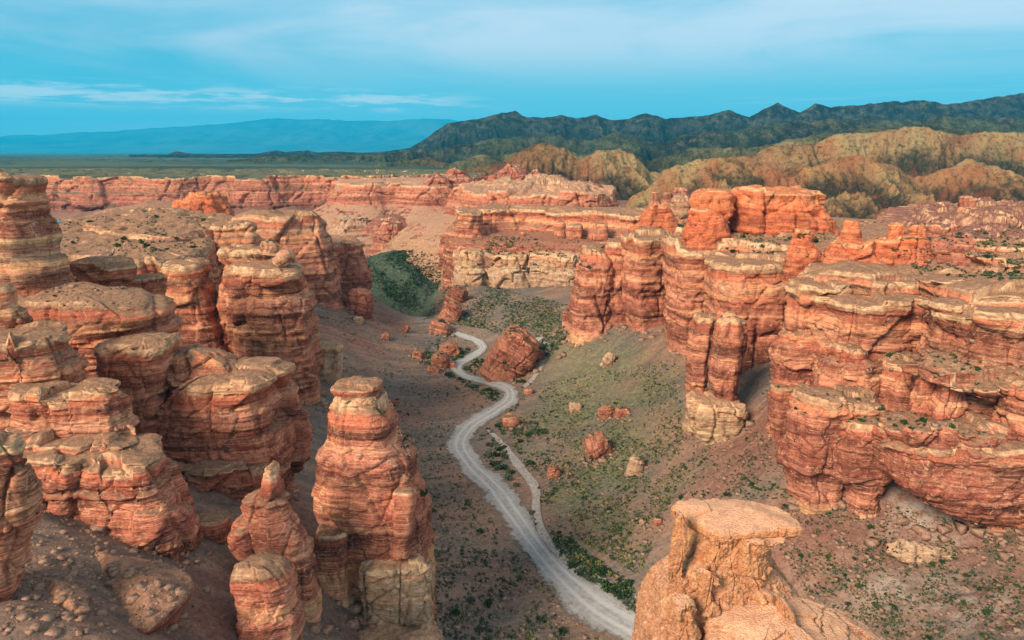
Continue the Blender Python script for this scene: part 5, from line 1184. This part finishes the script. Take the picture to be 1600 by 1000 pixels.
LEAF = ['leaf', 'leaf_dark', 'leaf_grey', 'leaf_dry']
REG = [  # label, polygon, individuals, tufts, size, leaf weights, only ground
    ('dark green shrub on the flat left of the gravel track', [(690, 700), (705, 700), (790, 850), (900, 960), (960, 1000), (690, 1000), (670, 900), (655, 720)], 26, 850, (.5, 1.2), (2, 1, 4, 1)),
    ('grey green shrub on the strip between the gravel track and the dry wash', [(738, 700), (765, 665), (800, 720), (830, 790), (850, 850), (1000, 950), (1000, 975), (900, 925), (800, 790)], 44, 900, (.7, 1.8), (1, 3, 3, 0)),
    ('shrub along the far side of the dry wash', [(770, 660), (850, 640), (870, 780), (900, 850), (990, 920), (985, 940), (870, 860), (845, 790), (820, 720)], 30, 1300, (.6, 1.6), (2, 3, 2, 1)),
    ('shrub on the green lower slope right of the wash', [(840, 600), (1060, 560), (1070, 740), (1040, 800), (1000, 900), (900, 840), (860, 740)], 30, 4500, (.4, 1.1), (2, 2, 2, 3)),
    ('shrub near the bends of the upper track', [(640, 560), (700, 590), (760, 620), (800, 650), (830, 600), (740, 520), (700, 520)], 30, 500, (.7, 1.8), (3, 3, 1, 0)),
    ('small shrub on the bare slope below the left wall', [(500, 480), (620, 500), (720, 560), (770, 620), (700, 700), (640, 720), (560, 600), (500, 560)], 12, 700, (.4, .9), (1, 2, 2, 0)),
    ('shrub on the scree below the valley end cliff', [(700, 430), (900, 480), (880, 520), (900, 510), (860, 560), (760, 515), (660, 500)], 14, 3000, (.6, 1.4), (1, 3, 3, 1)),
    ('small shrub on the slope under the twin pillars', [(1060, 640), (1200, 660), (1240, 780), (1060, 780)], 12, 500, (.4, .9), (2, 3, 1, 0)),
    ('green shrub on the lower right hillside', [(1200, 790), (1400, 790), (1600, 830), (1600, 1000), (1390, 1000), (1260, 930), (1220, 860)], 46, 2000, (.35, .85), (3, 3, 2, 0)),
    ('dark bush on the green hill beyond the canyon end', [(572, 400), (640, 390), (700, 405), (700, 425), (650, 490), (600, 462), (577, 440)], 10, 1500, (1.0, 2.4), (1, 5, 1, 0)),
    ('shrub on the sandy top of the left mesa', [(70, 345), (330, 320), (360, 350), (320, 400), (110, 395)], 12, 120, (.7, 1.5), (4, 2, 1, 0)),
    ('shrub on the sandy top below the orange butte', [(1060, 345), (1300, 365), (1290, 410), (1060, 385)], 14, 160, (.6, 1.4), (4, 2, 1, 0)),
    ('shrub growing on the ledges of the right wall', [(1300, 520), (1560, 520), (1560, 680), (1240, 700), (1180, 600)], 14, 90, (.5, 1.0), (3, 3, 0, 0)),
    ('tiny shrub on the sandy slope in the lower left', [(60, 790), (300, 870), (330, 900), (300, 990), (0, 990)], 6, 60, (.12, .3), (1, 3, 0, 0)),
    ('shrub on the red shelf above the cream cliff', [(770, 370), (900, 370), (950, 420), (880, 430), (800, 420), (740, 400)], 10, 420, (.7, 1.5), (3, 3, 1, 0)),
    ('shrub on the far benches at the right rim', [(1380, 380), (1600, 350), (1600, 440), (1440, 430)], 10, 300, (.6, 1.4), (3, 3, 1, 0)),
    ('small shrub on the mesa at the left edge', [(60, 440), (200, 440), (240, 480), (60, 480)], 4, 40, (.25, .5), (2, 2, 0, 0)),
]
TV, TF = {m_: [] for m_ in LEAF}, {m_: [] for m_ in LEAF}
cnt = {m_: 0 for m_ in LEAF}


def tuft(loc, s_, mt, r):
    nl = 9
    c = np.array(loc)[None] + np.array([[r.gauss(0, .30) * s_, r.gauss(0, .30) * s_, abs(r.gauss(.2, .2)) * s_] for _ in range(nl)])
    u_ = np.array([[r.gauss(0, 1) for _ in range(3)] for _ in range(nl)]); u_ /= np.linalg.norm(u_, axis=1, keepdims=True)
    v_ = np.cross(u_, np.roll(u_, 1, 0)); v_ /= np.linalg.norm(v_, axis=1, keepdims=True) + 1e-6
    a = .34 * s_
    P = np.stack([c - u_ * a, c - v_ * a * .7, c + u_ * a, c + v_ * a * .7], 1).reshape(-1, 3)
    TV[mt].append(P); TF[mt].append(np.arange(nl * 4).reshape(nl, 4) + cnt[mt]); cnt[mt] += nl * 4


def near_road(loc, w_=4.6):
    return float(dist_line(np.array([loc.x]), np.array([loc.y]), road_c)[0]) < w_


for lab, poly, ni, nt_, (s0, s1), wts in REG:
    xs = [p[0] for p in poly]; ys_ = [p[1] for p in poly]
    k_ind = 0; k_t = 0; tries = 0
    while (k_ind < ni or k_t < nt_) and tries < 6 * (ni + nt_) + 200:
        tries += 1
        px, py = rs.uniform(min(xs), max(xs)), rs.uniform(min(ys_), max(ys_))
        if not inpoly(px, py, poly) or px > 1605 or py > 1005: continue
        big = k_ind < ni
        cl_ = float(perlin(px * .025, py * .035, 7.7))
        if rs.random() > (.6 if nt_ < 2500 else .8) + 1.2 * cl_: continue
        h_ = hit(px, py)
        if not h_ or h_[1].z < .72 or h_[2].name.split('.')[0] in ('road', 'hoodoo', 'cap_rock', 'ridge_rock', 'side_fin', 'pale_knob', 'shrub'): continue
        if near_road(h_[0], 3.4): continue
        mt = rs.choices(LEAF, wts)[0]
        if big:
            put_bush('shrub', lab, 'shrubs: ' + lab, 'shrub', h_[0], rs.uniform(s0, s1) * 1.4, mt); k_ind += 1
        else:
            sz = s0 + (s1 - s0) * rs.random() ** 2.2 * .8; tuft(h_[0], sz * .95, mt, rs); k_t += 1
pr = None
for q, mt in enumerate(LEAF):
    if not TV[mt]: continue
    o = add_mesh('low_scrub', np.concatenate(TV[mt]), np.concatenate(TF[mt]), M[mt], smooth=False)
    tag(o, kind='stuff')

# loose stones, far too many to count
def stone_field(name, n, polys, smin, smax, mat, seed):
    r = random.Random(seed); VV, FF = [], []; c = 0
    base = []
    for q in range(6):
        rr = np.random.default_rng(q + seed)
        p = np.array([(x, y, z) for x in (-1, 1) for y in (-1, 1) for z in (-1, 1)], float) * .75
        p = p * rr.uniform(.6, 1.25, p.shape); base.append(p)
    fc = np.array([(0, 1, 3, 2), (4, 6, 7, 5), (0, 4, 5, 1), (2, 3, 7, 6), (0, 2, 6, 4), (1, 5, 7, 3)])
    while n > 0:
        poly = r.choices(polys, [(max(p[0] for p in q) - min(p[0] for p in q)) * (max(p[1] for p in q) - min(p[1] for p in q)) for q in polys])[0]; xs = [p[0] for p in poly]; ys_ = [p[1] for p in poly]
        px, py = r.uniform(min(xs), max(xs)), r.uniform(min(ys_), max(ys_)); n -= 1
        if not inpoly(px, py, poly): continue
        h_ = hit(px, py)
        if not h_ or h_[1].z < .55 or h_[2].name.split('.')[0] in ('road', 'low_scrub', 'shrub') or (smin > .1 and h_[0].length < 0) or (smin > .1 and h_[2].name.split('.')[0] in ('hoodoo', 'cap_rock', 'ridge_rock')): continue
        s_ = smin + (smax - smin) * r.random() ** 4; a = r.uniform(0, 6.28)
        p = base[r.randrange(6)] * s_ * .5 * np.array([1.2, 1, .7]); p = np.stack([p[:, 0] * cos(a) - p[:, 1] * sin(a), p[:, 0] * sin(a) + p[:, 1] * cos(a), p[:, 2]], -1)
        VV.append(p + np.array(h_[0])); FF.append(fc + c); c += 8
    tag(add_mesh(name, np.concatenate(VV), np.concatenate(FF), mat, smooth=False), kind='stuff')


def talus():
    r = random.Random(77); VV, FF = [], []; c = 0
    fc = np.array([(0, 1, 3, 2), (4, 6, 7, 5), (0, 4, 5, 1), (2, 3, 7, 6), (0, 2, 6, 4), (1, 5, 7, 3)])
    for (ctr, hw, hd) in FOOT:
        if not 60 < ctr[1] < 420: continue
        n_ = int(min(70, 10 + hw * 3))
        a = np.array([r.uniform(pi * 1.0, pi * 2.15) for _ in range(n_)]); q = np.array([1.0 + .55 * r.random() ** 1.8 for _ in range(n_)])
        x = ctr[0] + np.cos(a) * hw * q; y = ctr[1] + np.sin(a) * (hd + 1) * q; z = ground_h(x, y)
        for i in range(n_):
            s_ = (.35 + 2.4 * r.random() ** 4) * min(1, hw / 9 + .3)
            rr = np.random.default_rng(r.randrange(99999)); p = np.array([(i_, j_, k_) for i_ in (-1, 1) for j_ in (-1, 1) for k_ in (-1, 1)], float) * rr.uniform(.5, 1.1, (8, 3)) * s_ * .5 * np.array([1.2, 1, .75])
            b_ = r.uniform(0, 6.28); p = np.stack([p[:, 0] * cos(b_) - p[:, 1] * sin(b_), p[:, 0] * sin(b_) + p[:, 1] * cos(b_), p[:, 2]], -1)
            VV.append(p + np.array([x[i], y[i], z[i] + .1 * s_])); FF.append(fc + c); c += 8
    tag(add_mesh('talus', np.concatenate(VV), np.concatenate(FF), M['stone'], smooth=False), kind='stuff')


talus()
stone_field('scree', 8000, [r_[1] for r_ in REG], .25, 1.5, M['stone'], 3)
stone_field('scree', 500, [[(640, 535), (725, 530), (720, 588), (650, 585)], [(745, 570), (850, 570), (850, 602), (750, 605)], [(905, 700), (960, 700), (960, 730), (900, 728)], [(930, 645), (990, 640), (990, 660), (930, 664)]], .3, 1.6, M['stone'], 8)
stone_field('scree', 900, [[(0, 780), (340, 880), (520, 960), (600, 1000), (0, 1000)], [(470, 700), (510, 700), (520, 900), (470, 900)]], .04, .26, M['stone'], 5)
stone_field('scree', 2200, [[(1050, 860), (1250, 930), (1380, 1000), (1040, 1000)], [(1060, 779), (1240, 800), (1230, 820), (1110, 815)]], .012, .06, M['pale_stone'], 6)
print('verts', sum(len(o.data.vertices) for o in bpy.data.objects if o.type == 'MESH'))
